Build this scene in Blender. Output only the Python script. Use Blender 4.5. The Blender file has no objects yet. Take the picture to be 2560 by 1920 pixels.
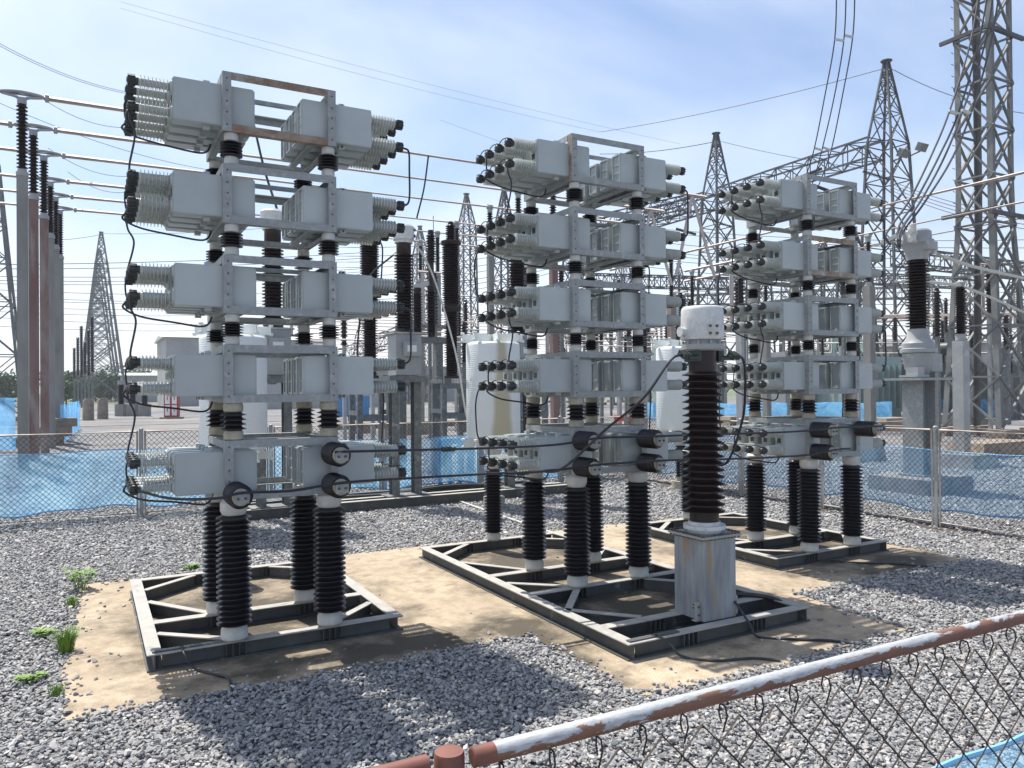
import bpy, bmesh, math, random
from mathutils import Vector, Matrix
random.seed(7)
R=math.radians; PI=math.pi
scene=bpy.context.scene
COL=bpy.data.collections.new("substation"); scene.collection.children.link(COL)

# ------------------------------------------------------------ camera model
F=1923.; CX,CY=1280.,960.; H=2.15
PITCH=R(.3959); ROLL=R(.5016); TH=R(28.8702)
UX=Vector((math.cos(TH),math.sin(TH),0)); VX=Vector((-math.sin(TH),math.cos(TH),0)); ZX=Vector((0,0,1))
ORG=[Vector((-2.3023,6.155,0)),Vector((.6228,7.7372,0)),Vector((3.5908,9.2918,0))]
def ray(px,py):
    a,b=px-CX,py-CY; c,s=math.cos(ROLL),math.sin(ROLL)
    X=a*c-b*s; Y=a*s+b*c
    return (Vector((1,0,0))*X-Vector((0,-math.sin(PITCH),math.cos(PITCH)))*Y+Vector((0,math.cos(PITCH),math.sin(PITCH)))*F)/F
def at(px,py,Y):                        # the point seen at that pixel, at that depth
    d=ray(px,py); return Vector((0,0,H))+d*(Y/d.y)
def G(px,py,z=0.):
    d=ray(px,py); return Vector((0,0,H))+d*((z-H)/d.z)
def W(u,v,z=0.,t=1): return ORG[t]+UX*u+VX*v+ZX*z

# ------------------------------------------------------------ materials
def nodes(name):
    m=bpy.data.materials.new(name); m.use_nodes=True; nt=m.node_tree
    b=nt.nodes["Principled BSDF"]; return m,nt,b
def N(nt,t,**k):
    n=nt.nodes.new(t)
    for a,v in k.items():
        if a in n.inputs: n.inputs[a].default_value=v
        else: setattr(n,a,v)
    return n
def coord(nt,kind='Object',scale=(1,1,1)):
    tc=N(nt,'ShaderNodeTexCoord'); mp=N(nt,'ShaderNodeMapping'); mp.inputs['Scale'].default_value=scale
    nt.links.new(tc.outputs[kind],mp.inputs[0])
    oi=N(nt,'ShaderNodeObjectInfo'); mu=N(nt,'ShaderNodeMath',operation='MULTIPLY'); mu.inputs[1].default_value=37.
    nt.links.new(oi.outputs['Random'],mu.inputs[0])
    cb=N(nt,'ShaderNodeCombineXYZ'); nt.links.new(mu.outputs[0],cb.inputs[0]); nt.links.new(mu.outputs[0],cb.inputs[2])
    nt.links.new(cb.outputs[0],mp.inputs['Location'])
    return mp.outputs[0]
def noise(nt,co,scale,detail=6,rough=.6,dist=0.):
    n=N(nt,'ShaderNodeTexNoise'); n.inputs['Scale'].default_value=scale; n.inputs['Detail'].default_value=detail
    n.inputs['Roughness'].default_value=rough; n.inputs['Distortion'].default_value=dist
    nt.links.new(co,n.inputs['Vector']); return n.outputs['Fac']
def ramp(nt,src,stops):
    r=N(nt,'ShaderNodeValToRGB'); e=r.color_ramp.elements
    while len(e)<len(stops): e.new(.5)
    for i,(p,c) in enumerate(stops):
        e[i].position=p; e[i].color=(c,c,c,1) if isinstance(c,(int,float)) else (*c,1)
    nt.links.new(src,r.inputs[0]); return r.outputs[0]
def mixc(nt,fac,a,b):
    m=N(nt,'ShaderNodeMix',data_type='RGBA')
    if hasattr(fac,'links'): nt.links.new(fac,m.inputs[0])
    else: m.inputs[0].default_value=fac
    for s,i in ((a,6),(b,7)):
        if hasattr(s,'links'): nt.links.new(s,m.inputs[i])
        else: m.inputs[i].default_value=(*s,1)
    return m.outputs[2]
def bump(nt,b,h,strength,dist=.01):
    n=N(nt,'ShaderNodeBump'); n.inputs['Strength'].default_value=strength; n.inputs['Distance'].default_value=dist
    nt.links.new(h,n.inputs['Height']); nt.links.new(n.outputs[0],b.inputs['Normal'])
def pm(name,c1,c2=None,scale=8.,lo=.35,hi=.65,rough=.6,metal=0.,stain=None,sscale=3.,slo=.6,shi=.7,bmp=0.,bscale=60.,stretch=(1,1,1),coat=0.,spec=None,var=.0):
    m,nt,b=nodes(name); co=coord(nt,scale=stretch)
    b.inputs['Roughness'].default_value=rough; b.inputs['Metallic'].default_value=metal
    if spec is not None: b.inputs['Specular IOR Level'].default_value=spec
    if coat: b.inputs['Coat Weight'].default_value=coat; b.inputs['Coat Roughness'].default_value=.15
    if c2 is None: c2=tuple(x*.82 for x in c1)
    f=ramp(nt,noise(nt,co,scale),[(lo,0.),(hi,1.)])
    c=mixc(nt,f,c1,c2)
    if stain:
        s=ramp(nt,noise(nt,co,sscale,8,.65,.4),[(slo,0.),(shi,1.)]); c=mixc(nt,s,c,stain)
    if var:
        oi=N(nt,'ShaderNodeObjectInfo'); v=N(nt,'ShaderNodeMapRange'); v.inputs[3].default_value=1-var; v.inputs[4].default_value=1+var; nt.links.new(oi.outputs['Random'],v.inputs[0])
        hs=N(nt,'ShaderNodeHueSaturation'); nt.links.new(v.outputs[0],hs.inputs['Value']); nt.links.new(c,hs.inputs['Color']); c=hs.outputs[0]
    nt.links.new(c,b.inputs['Base Color'])
    if bmp: bump(nt,b,noise(nt,co,bscale,4),bmp,.004)
    return m
M={}
M['can']=pm('grey_tank_paint',(.42,.46,.465),(.385,.425,.43),scale=5,rough=.36,stain=(.39,.42,.40),sscale=3.2,slo=.55,shi=.8,bmp=.08,bscale=14,var=.06)
M['galv']=pm('galvanised_steel',(.33,.35,.35),(.235,.25,.255),scale=22,lo=.3,hi=.7,rough=.55,metal=.15,stain=(.42,.435,.43),sscale=9,slo=.55,shi=.7,bmp=.1)
M['galvd']=pm('weathered_steel',(.19,.20,.20),(.11,.12,.12),scale=12,rough=.6,metal=.25,stain=(.35,.35,.34),sscale=5,slo=.6,shi=.66)
M['rusty']=pm('rust_stained_steel',(.22,.14,.095),(.33,.27,.22),scale=7,lo=.4,hi=.6,rough=.75,metal=.1,stain=(.42,.42,.41),sscale=5,slo=.55,shi=.68,bmp=.15)
M['lattice']=pm('tower_steel',(.10,.105,.115),(.06,.062,.068),scale=1.2,lo=.4,hi=.6,rough=.7,metal=.1)
M['latticep']=pm('pale_tower_steel',(.20,.205,.20),(.13,.135,.135),scale=1.5,rough=.7,metal=.1)
M['porc']=pm('dark_porcelain',(.012,.011,.016),(.018,.015,.02),scale=10,rough=.28,spec=.4,stain=(.05,.045,.045),sscale=6,slo=.62,shi=.85)
M['brown']=pm('brown_porcelain',(.016,.010,.010),(.024,.014,.013),scale=8,rough=.3,spec=.35,stain=(.07,.05,.045),sscale=5,slo=.6,shi=.8)
M['bush']=pm('pale_grey_porcelain',(.56,.59,.57),(.48,.51,.49),scale=12,rough=.22)
M['fit']=pm('pale_fitting',(.58,.58,.55),(.48,.48,.45),scale=14,rough=.6,stain=(.36,.31,.24),sscale=6,slo=.6,shi=.75,bmp=.1)
M['cement']=pm('cement_fitting',(.42,.39,.31),(.32,.29,.23),scale=16,rough=.85,bmp=.2)
M['black']=pm('black_rubber',(.026,.029,.030),(.04,.043,.044),scale=20,rough=.45)
M['cable']=pm('dark_cable',(.015,.016,.028),(.03,.03,.04),scale=20,rough=.5)
M['wire']=pm('aluminium_wire',(.075,.075,.09),(.05,.05,.06),scale=3,rough=.7)
M['tube']=pm('aluminium_tube',(.56,.50,.47),(.42,.37,.35),scale=2,rough=.65,metal=.1)
M['white']=pm('white_enamel',(.74,.77,.75),(.66,.69,.68),scale=3,rough=.45,bmp=.15,bscale=30)
M['boltm']=pm('dull_bolt',(.16,.14,.13),(.09,.08,.08),scale=30,rough=.6,metal=.5)
M['green']=pm('patinated_clamp',(.055,.075,.065),(.035,.045,.04),scale=20,rough=.6,metal=.3)
M['conc']=pm('grey_concrete_post',(.27,.27,.255),(.19,.19,.18),scale=2.2,lo=.35,hi=.7,rough=.85,stain=(.26,.17,.14),sscale=1.,slo=.6,shi=.75,bmp=.2,stretch=(1,1,.35))
M['concr']=pm('reddish_concrete_post',(.22,.15,.135),(.18,.105,.095),scale=1.5,lo=.4,hi=.6,rough=.85,stain=(.31,.29,.26),sscale=.9,slo=.47,shi=.62,bmp=.2,stretch=(1,1,.3))
M['block']=pm('concrete_block',(.30,.25,.20),(.22,.185,.15),scale=3,rough=.9,stain=(.10,.085,.07),sscale=2,slo=.55,shi=.7,bmp=.3)
M['plate']=pm('dark_nameplate',(.035,.04,.04),(.05,.055,.05),scale=40,rough=.3)
M['bluep']=pm('blue_painted_steel',(.06,.24,.50),(.05,.19,.42),scale=4,rough=.5)
M['red']=pm('red_paint',(.42,.03,.04),(.34,.03,.04),scale=4,rough=.5)
M['dkgreen']=pm('dark_green_tank',(.03,.045,.045),(.02,.03,.03),scale=2,rough=.5)
M['pgreen']=pm('pale_green_tank',(.40,.50,.46),(.34,.43,.40),scale=2,rough=.5)
M['wall']=pm('grey_wall',(.42,.42,.42),(.34,.34,.34),scale=.5,rough=.8)
M['roof']=pm('pale_roof',(.62,.62,.6),(.5,.5,.49),scale=.6,rough=.6)
M['road']=pm('pale_road',(.20,.18,.155),(.16,.145,.125),scale=.6,rough=.9)
M['orange']=pm('orange_board',(.8,.1,.02),(.7,.08,.02),scale=3,rough=.5)
M['leaf']=pm('weed_leaf',(.16,.30,.03),(.11,.20,.025),scale=30,rough=.6)
M['tleaf']=pm('tree_leaf',(.045,.085,.02),(.075,.12,.03),scale=.4,rough=.7)
M['bark']=pm('bark',(.09,.07,.05),scale=8,rough=.9)
M['cgrey']=pm('grey_equipment_paint',(.34,.355,.36),(.27,.285,.29),scale=2.5,rough=.5,stain=(.5,.48,.45),sscale=2,slo=.6,shi=.7)
M['hwhite']=pm('aged_white_head',(.62,.63,.62),(.52,.53,.53),scale=20,lo=.4,hi=.6,rough=.6,stain=(.34,.24,.16),sscale=2.6,slo=.67,shi=.8,bmp=.25,bscale=80)
M['pedest']=pm('streaked_galvanised_box',(.31,.34,.37),(.19,.21,.235),scale=7,rough=.5,metal=.15,stain=(.30,.22,.12),sscale=3.4,slo=.54,shi=.68,stretch=(2,2,.35),bmp=.15)
M['baseb']=pm('base_beam_steel',(.095,.10,.10),(.065,.07,.07),scale=6,rough=.6,metal=.15,stain=(.25,.24,.22),sscale=4,slo=.62,shi=.7)  # dark tone paints in the shade on the beam sides
M['suntop']=pm('painted_sun_top_flange',(.42,.40,.36),(.32,.31,.29),scale=7,rough=.8,stain=(.22,.21,.20),sscale=5,slo=.6,shi=.7)  # pale tone paints sunlight onto the beams' top flanges
M['postrust']=pm('galvanised_fence_post',(.40,.37,.35),(.27,.22,.19),scale=5,rough=.7,metal=.1,stain=(.22,.11,.07),sscale=4,slo=.6,shi=.7,stretch=(1,1,.3))
M['mesh']=pm('chain_link_wire',(.022,.02,.02),(.05,.035,.028),scale=9,rough=.7)
M['rustpaint']=pm('red_brown_cap_paint',(.21,.08,.055),(.15,.06,.045),scale=12,rough=.6,bmp=.1)

# rail paint, worn to rust along its lower side
m,nt,b=nodes('worn_white_rail_paint'); co=coord(nt,scale=(1,1,1)); tc=N(nt,'ShaderNodeTexCoord')
mp=N(nt,'ShaderNodeMapping'); mp.inputs['Scale'].default_value=(5,18,18); nt.links.new(tc.outputs['Object'],mp.inputs[0])
sx=N(nt,'ShaderNodeSeparateXYZ'); nt.links.new(tc.outputs['Object'],sx.inputs[0])
n1=noise(nt,mp.outputs[0],1.1,10,.72,.5); n2=noise(nt,mp.outputs[0],1.1,3,.5)
a=N(nt,'ShaderNodeMath',operation='MULTIPLY_ADD'); a.inputs[1].default_value=-9.; nt.links.new(sx.outputs[2],a.inputs[0]); nt.links.new(n1,a.inputs[2])
a1=N(nt,'ShaderNodeMath',operation='MULTIPLY_ADD'); a1.inputs[1].default_value=.11; nt.links.new(sx.outputs[0],a1.inputs[0]); nt.links.new(a.outputs[0],a1.inputs[2])
f=ramp(nt,a1.outputs[0],[(.53,0.),(.555,1.)]); ru=mixc(nt,ramp(nt,n1,[(.3,0.),(.7,1.)]),(.115,.042,.028),(.22,.115,.075))
wc=mixc(nt,ramp(nt,noise(nt,mp.outputs[0],7,8,.7),[(.35,0.),(.7,1.)]),(.46,.485,.515),(.27,.28,.295)); wc=mixc(nt,ramp(nt,noise(nt,mp.outputs[0],3.1,8,.7),[(.66,0.),(.69,1.)]),wc,(.19,.08,.05))
nt.links.new(mixc(nt,f,wc,ru),b.inputs['Base Color']); b.inputs['Roughness'].default_value=.5
bump(nt,b,n1,.5,.004); M['rail']=m

# gravel
def gravel_ground():
    m,nt,b=nodes('gravel_ground'); tc=N(nt,'ShaderNodeTexCoord'); P=tc.outputs['Object']
    v=N(nt,'ShaderNodeTexVoronoi'); v.inputs['Scale'].default_value=24; v.inputs['Randomness'].default_value=1; nt.links.new(P,v.inputs['Vector'])
    hs=ramp(nt,v.outputs['Color'],[(0.,(.10,.105,.115)),(.5,(.22,.22,.23)),(1.,(.40,.39,.38))])
    d=ramp(nt,v.outputs['Distance'],[(.2,1.),(.62,.25)])
    mm=N(nt,'ShaderNodeMix',data_type='RGBA',blend_type='MULTIPLY'); mm.inputs[0].default_value=.8
    nt.links.new(hs,mm.inputs[6]); nt.links.new(d,mm.inputs[7])
    big=ramp(nt,noise(nt,P,.12,5),[(.42,0.),(.62,1.)])
    c=mixc(nt,big,mm.outputs[2],(.235,.228,.22))
    dm=N(nt,'ShaderNodeVectorMath',operation='LENGTH'); nt.links.new(P,dm.inputs[0])
    far=N(nt,'ShaderNodeMapRange'); far.inputs[1].default_value=110; far.inputs[2].default_value=240; nt.links.new(dm.outputs['Value'],far.inputs[0])
    c=mixc(nt,far.outputs[0],c,(.10,.13,.05))
    nt.links.new(c,b.inputs['Base Color']); b.inputs['Roughness'].default_value=.9
    bump(nt,b,d,.6,.02); return m
M['ground']=gravel_ground()
m,nt,b=nodes('gravel_stone'); oi=N(nt,'ShaderNodeObjectInfo')
c=ramp(nt,oi.outputs['Random'],[(0.,(.12,.12,.125)),(.25,(.195,.195,.20)),(.6,(.28,.278,.276)),(.86,(.40,.395,.385)),(.93,(.34,.29,.25)),(1.,(.60,.58,.55))])
co=coord(nt); c=mixc(nt,ramp(nt,noise(nt,co,60,5),[(.4,0.),(.7,.45)]),c,(.45,.45,.44))
nt.links.new(c,b.inputs['Base Color']); b.inputs['Roughness'].default_value=.75; M['stone']=m
# slab
m,nt,b=nodes('stained_shaded_tan_concrete'); tc=N(nt,'ShaderNodeTexCoord'); P=tc.outputs['Object']
c=mixc(nt,ramp(nt,noise(nt,P,1.1,8,.6),[(.35,0.),(.65,1.)]),(.54,.445,.32),(.40,.325,.235))
c=mixc(nt,ramp(nt,noise(nt,P,6,8,.7),[(.45,0.),(.62,.6)]),c,(.26,.19,.12))
c=mixc(nt,ramp(nt,noise(nt,P,90,4,.7),[(.42,0.),(.60,.45)]),c,(.18,.135,.085))
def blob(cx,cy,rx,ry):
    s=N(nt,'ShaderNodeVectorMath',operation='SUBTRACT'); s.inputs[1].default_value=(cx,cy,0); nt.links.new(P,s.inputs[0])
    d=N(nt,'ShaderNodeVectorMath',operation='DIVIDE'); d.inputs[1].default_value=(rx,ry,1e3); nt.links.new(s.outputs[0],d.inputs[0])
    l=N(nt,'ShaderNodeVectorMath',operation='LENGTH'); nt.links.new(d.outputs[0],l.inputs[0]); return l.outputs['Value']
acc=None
for bb in ((-2.85,1.3,1.35,1.9),(-1.9,-.35,2.0,.38),(.5,1.7,1.3,1.4),(.5,-.5,1.35,1.2),(3.75,1.2,1.5,1.9),(4.3,-.5,1.4,.45),(-.9,-.9,.35,1.2)):  # mould stains; front bands also paint in the banks' cast shadow
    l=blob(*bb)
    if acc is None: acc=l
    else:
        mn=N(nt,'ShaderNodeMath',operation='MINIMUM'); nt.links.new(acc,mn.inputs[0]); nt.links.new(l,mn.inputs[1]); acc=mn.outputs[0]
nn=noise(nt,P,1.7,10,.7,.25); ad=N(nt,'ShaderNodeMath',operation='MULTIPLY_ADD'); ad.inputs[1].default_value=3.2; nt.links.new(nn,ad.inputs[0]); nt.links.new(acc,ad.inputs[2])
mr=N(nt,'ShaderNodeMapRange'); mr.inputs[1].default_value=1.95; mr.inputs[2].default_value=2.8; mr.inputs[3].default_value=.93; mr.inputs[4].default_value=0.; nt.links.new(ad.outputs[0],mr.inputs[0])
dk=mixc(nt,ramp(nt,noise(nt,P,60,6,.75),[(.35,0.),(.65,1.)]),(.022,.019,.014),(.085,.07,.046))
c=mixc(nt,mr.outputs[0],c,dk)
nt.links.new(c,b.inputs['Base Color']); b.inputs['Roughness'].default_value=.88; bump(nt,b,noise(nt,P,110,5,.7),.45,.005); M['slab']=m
# blue shade net: thin weave, part see-through
def net_mat(name,o0,o1,tint):
    m,nt,b=nodes(name); nt.nodes.remove(b); out=nt.nodes['Material Output']
    co=coord(nt,scale=(1,1,1)); fold=noise(nt,co,1.6,5,.6,1.2)
    colr=mixc(nt,ramp(nt,fold,[(.35,0.),(.7,1.)]),(.24,.62,1.),(.46,.80,1.))
    df=N(nt,'ShaderNodeBsdfDiffuse'); tl=N(nt,'ShaderNodeBsdfTranslucent'); tr=N(nt,'ShaderNodeBsdfTransparent')
    nt.links.new(colr,df.inputs[0]); nt.links.new(colr,tl.inputs[0]); tr.inputs[0].default_value=tint
    m1=N(nt,'ShaderNodeMixShader'); m1.inputs[0].default_value=.8; nt.links.new(df.outputs[0],m1.inputs[1]); nt.links.new(tl.outputs[0],m1.inputs[2])
    m2=N(nt,'ShaderNodeMixShader'); nt.links.new(ramp(nt,fold,[(.3,o0),(.75,o1)]),m2.inputs[0]); nt.links.new(tr.outputs[0],m2.inputs[1]); nt.links.new(m1.outputs[0],m2.inputs[2])
    nt.links.new(m2.outputs[0],out.inputs[0])
    return m
M['net']=net_mat('blue_shade_net',.28,.52,(.80,.91,1,1))
M['net2']=net_mat('sheer_blue_shade_net',.26,.40,(.86,.94,1,1))
M['hem']=pm('blue_net_hem',(.22,.50,.82),(.16,.42,.75),scale=3,rough=.6)
# reactor shell: white lacquer with fine rings
def reactor_mat(name,stain):
    m,nt,b=nodes(name); tc=N(nt,'ShaderNodeTexCoord'); P=tc.outputs['Object']
    wv=N(nt,'ShaderNodeTexWave',bands_direction='Z'); wv.inputs['Scale'].default_value=9; wv.inputs['Distortion'].default_value=1.2; wv.inputs['Detail'].default_value=3; nt.links.new(P,wv.inputs['Vector'])
    c=mixc(nt,noise(nt,P,1.5,4),(.74,.77,.77),(.66,.70,.70))
    if stain:
        sx=N(nt,'ShaderNodeVectorMath',operation='DOT_PRODUCT'); sx.inputs[1].default_value=(1,0,0); nt.links.new(P,sx.inputs[0])
        s2=N(nt,'ShaderNodeSeparateXYZ'); nt.links.new(P,s2.inputs[0])
        q=N(nt,'ShaderNodeMath',operation='SUBTRACT'); q.inputs[1].default_value=.17; nt.links.new(sx.outputs['Value'],q.inputs[0])
        q2=N(nt,'ShaderNodeMath',operation='ABSOLUTE'); nt.links.new(q.outputs[0],q2.inputs[0])
        wd=N(nt,'ShaderNodeMath',operation='MULTIPLY_ADD'); wd.inputs[1].default_value=.06; wd.inputs[2].default_value=-.115; nt.links.new(s2.outputs[2],wd.inputs[0])
        t=N(nt,'ShaderNodeMath',operation='ADD'); nt.links.new(q2.outputs[0],t.inputs[0]); nt.links.new(wd.outputs[0],t.inputs[1])
        t2=N(nt,'ShaderNodeMath',operation='MULTIPLY_ADD'); t2.inputs[1].default_value=.10; nt.links.new(noise(nt,P,3,6),t2.inputs[0]); nt.links.new(t.outputs[0],t2.inputs[2])
        f=N(nt,'ShaderNodeMapRange'); f.inputs[1].default_value=.10; f.inputs[2].default_value=.02; f.inputs[3].default_value=0; f.inputs[4].default_value=.85; nt.links.new(t2.outputs[0],f.inputs[0])
        c=mixc(nt,f.outputs[0],c,(.42,.38,.24))
    nt.links.new(c,b.inputs['Base Color']); b.inputs['Roughness'].default_value=.45; bump(nt,b,wv.outputs['Fac'],.22,.012); return m
M['react']=reactor_mat('white_reactor_shell',False); M['reacts']=reactor_mat('stained_reactor_shell',True)

# ------------------------------------------------------------ mesh builder
def frame_of(d):
    d=d.normalized(); up=Vector((0,0,1)) if abs(d.z)<.95 else Vector((0,1,0))
    x=d.cross(up).normalized(); y=x.cross(d).normalized(); return x,y,d
class MB:
    def __init__(s): s.v=[]; s.f=[]; s.m=[]; s.s=[]
    def add(s,vs,fs,mi=0,sm=False):
        o=len(s.v); s.v+= [tuple(p) for p in vs]
        for f in fs: s.f.append([o+i for i in f]); s.m.append(mi); s.s.append(sm)
        return s
    def box(s,x0,x1,y0,y1,z0,z1,mi=0):
        vs=[(x,y,z) for z in (z0,z1) for y in (y0,y1) for x in (x0,x1)]
        return s.add(vs,[(0,2,3,1),(4,5,7,6),(0,1,5,4),(2,6,7,3),(0,4,6,2),(1,3,7,5)],mi)
    def bar(s,a,b,w,h=None,mi=0,up=None):       # rectangular bar a->b
        a,b=Vector(a),Vector(b); h=h or w; d=(b-a)
        x,y,_=frame_of(d)
        if up is not None:
            y=Vector(up).normalized(); x=d.normalized().cross(y).normalized()
        vs=[p+x*(i*w/2)+y*(j*h/2) for p in (a,b) for i,j in ((-1,-1),(1,-1),(1,1),(-1,1))]
        return s.add(vs,[(3,2,1,0),(4,5,6,7),(0,1,5,4),(1,2,6,5),(2,3,7,6),(3,0,4,7)],mi)
    def angle(s,a,b,w,t=.008,mi=0,n1=(0,0,1),n2=(0,1,0)):   # L section: two plates
        a,b=Vector(a),Vector(b); n1=Vector(n1); n2=Vector(n2)
        s.bar(a+n1*(w/2)+n2*(t/2),b+n1*(w/2)+n2*(t/2),t,w,mi,up=n1)
        s.bar(a+n2*(w/2+t)+n1*(t/2),b+n2*(w/2+t)+n1*(t/2),t,w,mi,up=n2); return s
    def tube(s,pts,r,n=8,mi=0,caps=True):
        pts=[Vector(p) for p in pts]; rings=[]; x=None
        for i,p in enumerate(pts):
            d=(pts[min(i+1,len(pts)-1)]-pts[max(i-1,0)]).normalized()
            if x is None: x,y,_=frame_of(d)
            else:
                x=(x-d*x.dot(d)); x=x.normalized() if x.length>1e-6 else frame_of(d)[0]; y=d.cross(x)
            rr=r[i] if isinstance(r,(list,tuple)) else r
            rings.append([p+x*math.cos(2*PI*k/n)*rr+y*math.sin(2*PI*k/n)*rr for k in range(n)])
        vs=[q for g in rings for q in g]; fs=[]
        for i in range(len(rings)-1):
            for k in range(n): fs.append((i*n+k,i*n+(k+1)%n,(i+1)*n+(k+1)%n,(i+1)*n+k))
        s.add(vs,fs,mi,n>4)
        if caps: o=len(vs); s.add(rings[0],[tuple(range(n))[::-1]],mi); s.add(rings[-1],[tuple(range(n))],mi)
        return s
    def lathe(s,prof,o=(0,0,0),d=(0,0,1),n=24,mi=0,sm=True):   # prof: (t,r) along d
        o=Vector(o); d=Vector(d).normalized(); x,y,_=frame_of(d)
        vs=[];fs=[]
        for t,r in prof:
            for k in range(n): vs.append(o+d*t+(x*math.cos(2*PI*k/n)+y*math.sin(2*PI*k/n))*r)
        for i in range(len(prof)-1):
            for k in range(n): fs.append((i*n+k,i*n+(k+1)%n,(i+1)*n+(k+1)%n,(i+1)*n+k))
        s.add(vs,fs,mi,sm)
        s.add(vs[:n],[tuple(range(n))[::-1]],mi); s.add(vs[-n:],[tuple(range(n))],mi); return s
    def build(s,name,mats,parent=None,loc=None,rot=None,sharp=35):
        me=bpy.data.meshes.new(name); me.from_pydata(s.v,[],s.f)
        mats=mats if isinstance(mats,(list,tuple)) else [mats]
        for m in mats: me.materials.append(m)
        for i,p in enumerate(me.polygons): p.material_index=s.m[i]; p.use_smooth=s.s[i]
        bm=bmesh.new(); bm.from_mesh(me); bmesh.ops.recalc_face_normals(bm,faces=bm.faces)
        for e in bm.edges:
            if len(e.link_faces)==2 and e.calc_face_angle(0)>R(sharp): e.smooth=False
        bm.to_mesh(me); bm.free(); me.update()
        o=bpy.data.objects.new(name,me); COL.objects.link(o)
        if parent is not None: o.parent=parent
        if loc is not None: o.location=loc
        if rot is not None: o.rotation_euler=rot
        return o
def tag(o,label=None,cat=None,group=None,kind=None):
    if label: o['label']=label
    if cat: o['category']=cat
    if group: o['group']=group
    if kind: o['kind']=kind
    return o
def empty(name,loc,rz,label,cat,group=None):
    o=bpy.data.objects.new(name,None); COL.objects.link(o); o.location=loc; o.rotation_euler=(0,0,rz); o.empty_display_size=.2
    return tag(o,label,cat,group)
def children(o): return [c for c in COL.objects if c.parent==o]
def copy_tree(o,parent=None,kids=None):
    if kids is None:
        kids={}
        for c in COL.objects:
            if c.parent: kids.setdefault(c.parent.name,[]).append(c)
    c=o.copy(); COL.objects.link(c)
    if parent is not None: c.parent=parent
    for ch in kids.get(o.name,[]): copy_tree(ch,c,kids)
    return c
def smooth(pts,n=8):
    P=[Vector(p) for p in pts]; P=[P[0]*2-P[1]]+P+[P[-1]*2-P[-2]]; out=[]
    for i in range(1,len(P)-2):
        for k in range(n):
            t=k/n; a,b_,c,d=P[i-1],P[i],P[i+1],P[i+2]
            out.append(.5*((2*b_)+(c-a)*t+(2*a-5*b_+4*c-d)*t*t+(3*b_-a-3*c+d)*t**3))
    out.append(P[-2]); return out
def sheds(z0,z1,n,rc,rs,th=.35,droop=.25):   # lathe profile of a row of sheds
    p=[(z0,rc)]; s=(z1-z0)/n
    for i in range(n):
        a=z0+i*s
        p+=[(a+s*.18,rc),(a+s*.30,rc+(rs-rc)*.75),(a+s*(.34-.0),rs),(a+s*.46,rs),(a+s*.62,rc+(rs-rc)*.55),(a+s*.82,rc+(rs-rc)*.08)]
    p.append((z1,rc)); return p
def catenary(a,b,sag,n=20):
    a,b=Vector(a),Vector(b); return [a.lerp(b,i/n)-ZX*(4*sag*(i/n)*(1-i/n)) for i in range(n+1)]

# ------------------------------------------------------------ ground, slab, gravel
mb=MB(); rr=[0,3,6,10,16,25,40,70,120,250,600,1500,4000]; n=48
vs=[(0,0,-.014)]; fs=[]
for r in rr[1:]:
    for k in range(n): vs.append((math.cos(2*PI*k/n)*r,math.sin(2*PI*k/n)*r,-.014))
for k in range(n): fs.append((0,1+k,1+(k+1)%n))
for i in range(len(rr)-2):
    for k in range(n): fs.append((1+i*n+k,1+(i+1)*n+k,1+(i+1)*n+(k+1)%n,1+i*n+(k+1)%n))
mb.add(vs,fs); tag(mb.build('ground',M['ground']),kind='structure')

def wob(x): return .03*math.sin(x*1.7+1)+.012*math.sin(x*7.3)
SL=[(-4.45,-.62),(-.95,-.62),(-.90,-2.2),(2.05,-2.2),(2.15,-.85),(5.25,-.85),(5.3,2.3),(4.2,3.42),(-4.40,3.42)]
def outline(step=.12):
    out=[]
    for i,(x,y) in enumerate(SL):
        x2,y2=SL[(i+1)%len(SL)]; L=math.hypot(x2-x,y2-y); k=max(1,int(L/step)); nx,ny=(y2-y)/L,-(x2-x)/L
        for j in range(k):
            t=j/k; w=wob(x+y*1.7+t*L)*min(1,4*t*L,4*(1-t)*L+.01); out.append((x+(x2-x)*t+nx*w,y+(y2-y)*t+ny*w))
    return out
OUT=outline()
mb=MB(); nO=len(OUT)
mb.add([(x,y,0) for x,y in OUT],[tuple(range(nO))]); mb.add([(x,y,z) for z in (-.12,0) for x,y in OUT],[(i,(i+1)%nO,nO+(i+1)%nO,nO+i) for i in range(nO)])
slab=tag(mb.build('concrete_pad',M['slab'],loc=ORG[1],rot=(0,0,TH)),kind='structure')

mb=MB(); mb.bar(W(7.05,9.2,-.0105),W(7.05,-4,-.0105),.5,.004,up=ZX); M['darkground']=pm('dark_brown_ground',(.05,.04,.03),(.09,.07,.05),scale=14,rough=.95,bmp=.5,bscale=40); tag(mb.build('dark_ground_strip',M['darkground']),kind='structure')  # dark brown ground strip along the right fence line
def inslab(x,y):
    c=False; j=nO-1
    for i in range(nO):
        xi,yi=OUT[i]; xj,yj=OUT[j]
        if (yi>y)!=(yj>y) and x<(xj-xi)*(y-yi)/(yj-yi)+xi: c=not c
        j=i
    return c
def edge_d(x,y):
    return min(math.hypot(x-a,y-b_) for a,b_ in OUT)
def stone_mesh(i):
    bm=bmesh.new(); rg=random.Random(i)
    sx,sy,sz=1,rg.uniform(.6,.85),rg.uniform(.38,.6)
    for k in range(15):
        th=rg.uniform(0,2*PI); ph=math.acos(rg.uniform(-1,1)); rr=rg.uniform(.85,1.1)
        bm.verts.new((sx*rr*math.sin(ph)*math.cos(th),sy*rr*math.sin(ph)*math.sin(th),sz*rr*math.cos(ph)))
    bmesh.ops.convex_hull(bm,input=bm.verts)
    me=bpy.data.meshes.new('stone'); bm.to_mesh(me); bm.free(); me.materials.append(M['stone']); return me
SC=bpy.data.collections.new('stone_kinds')
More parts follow.
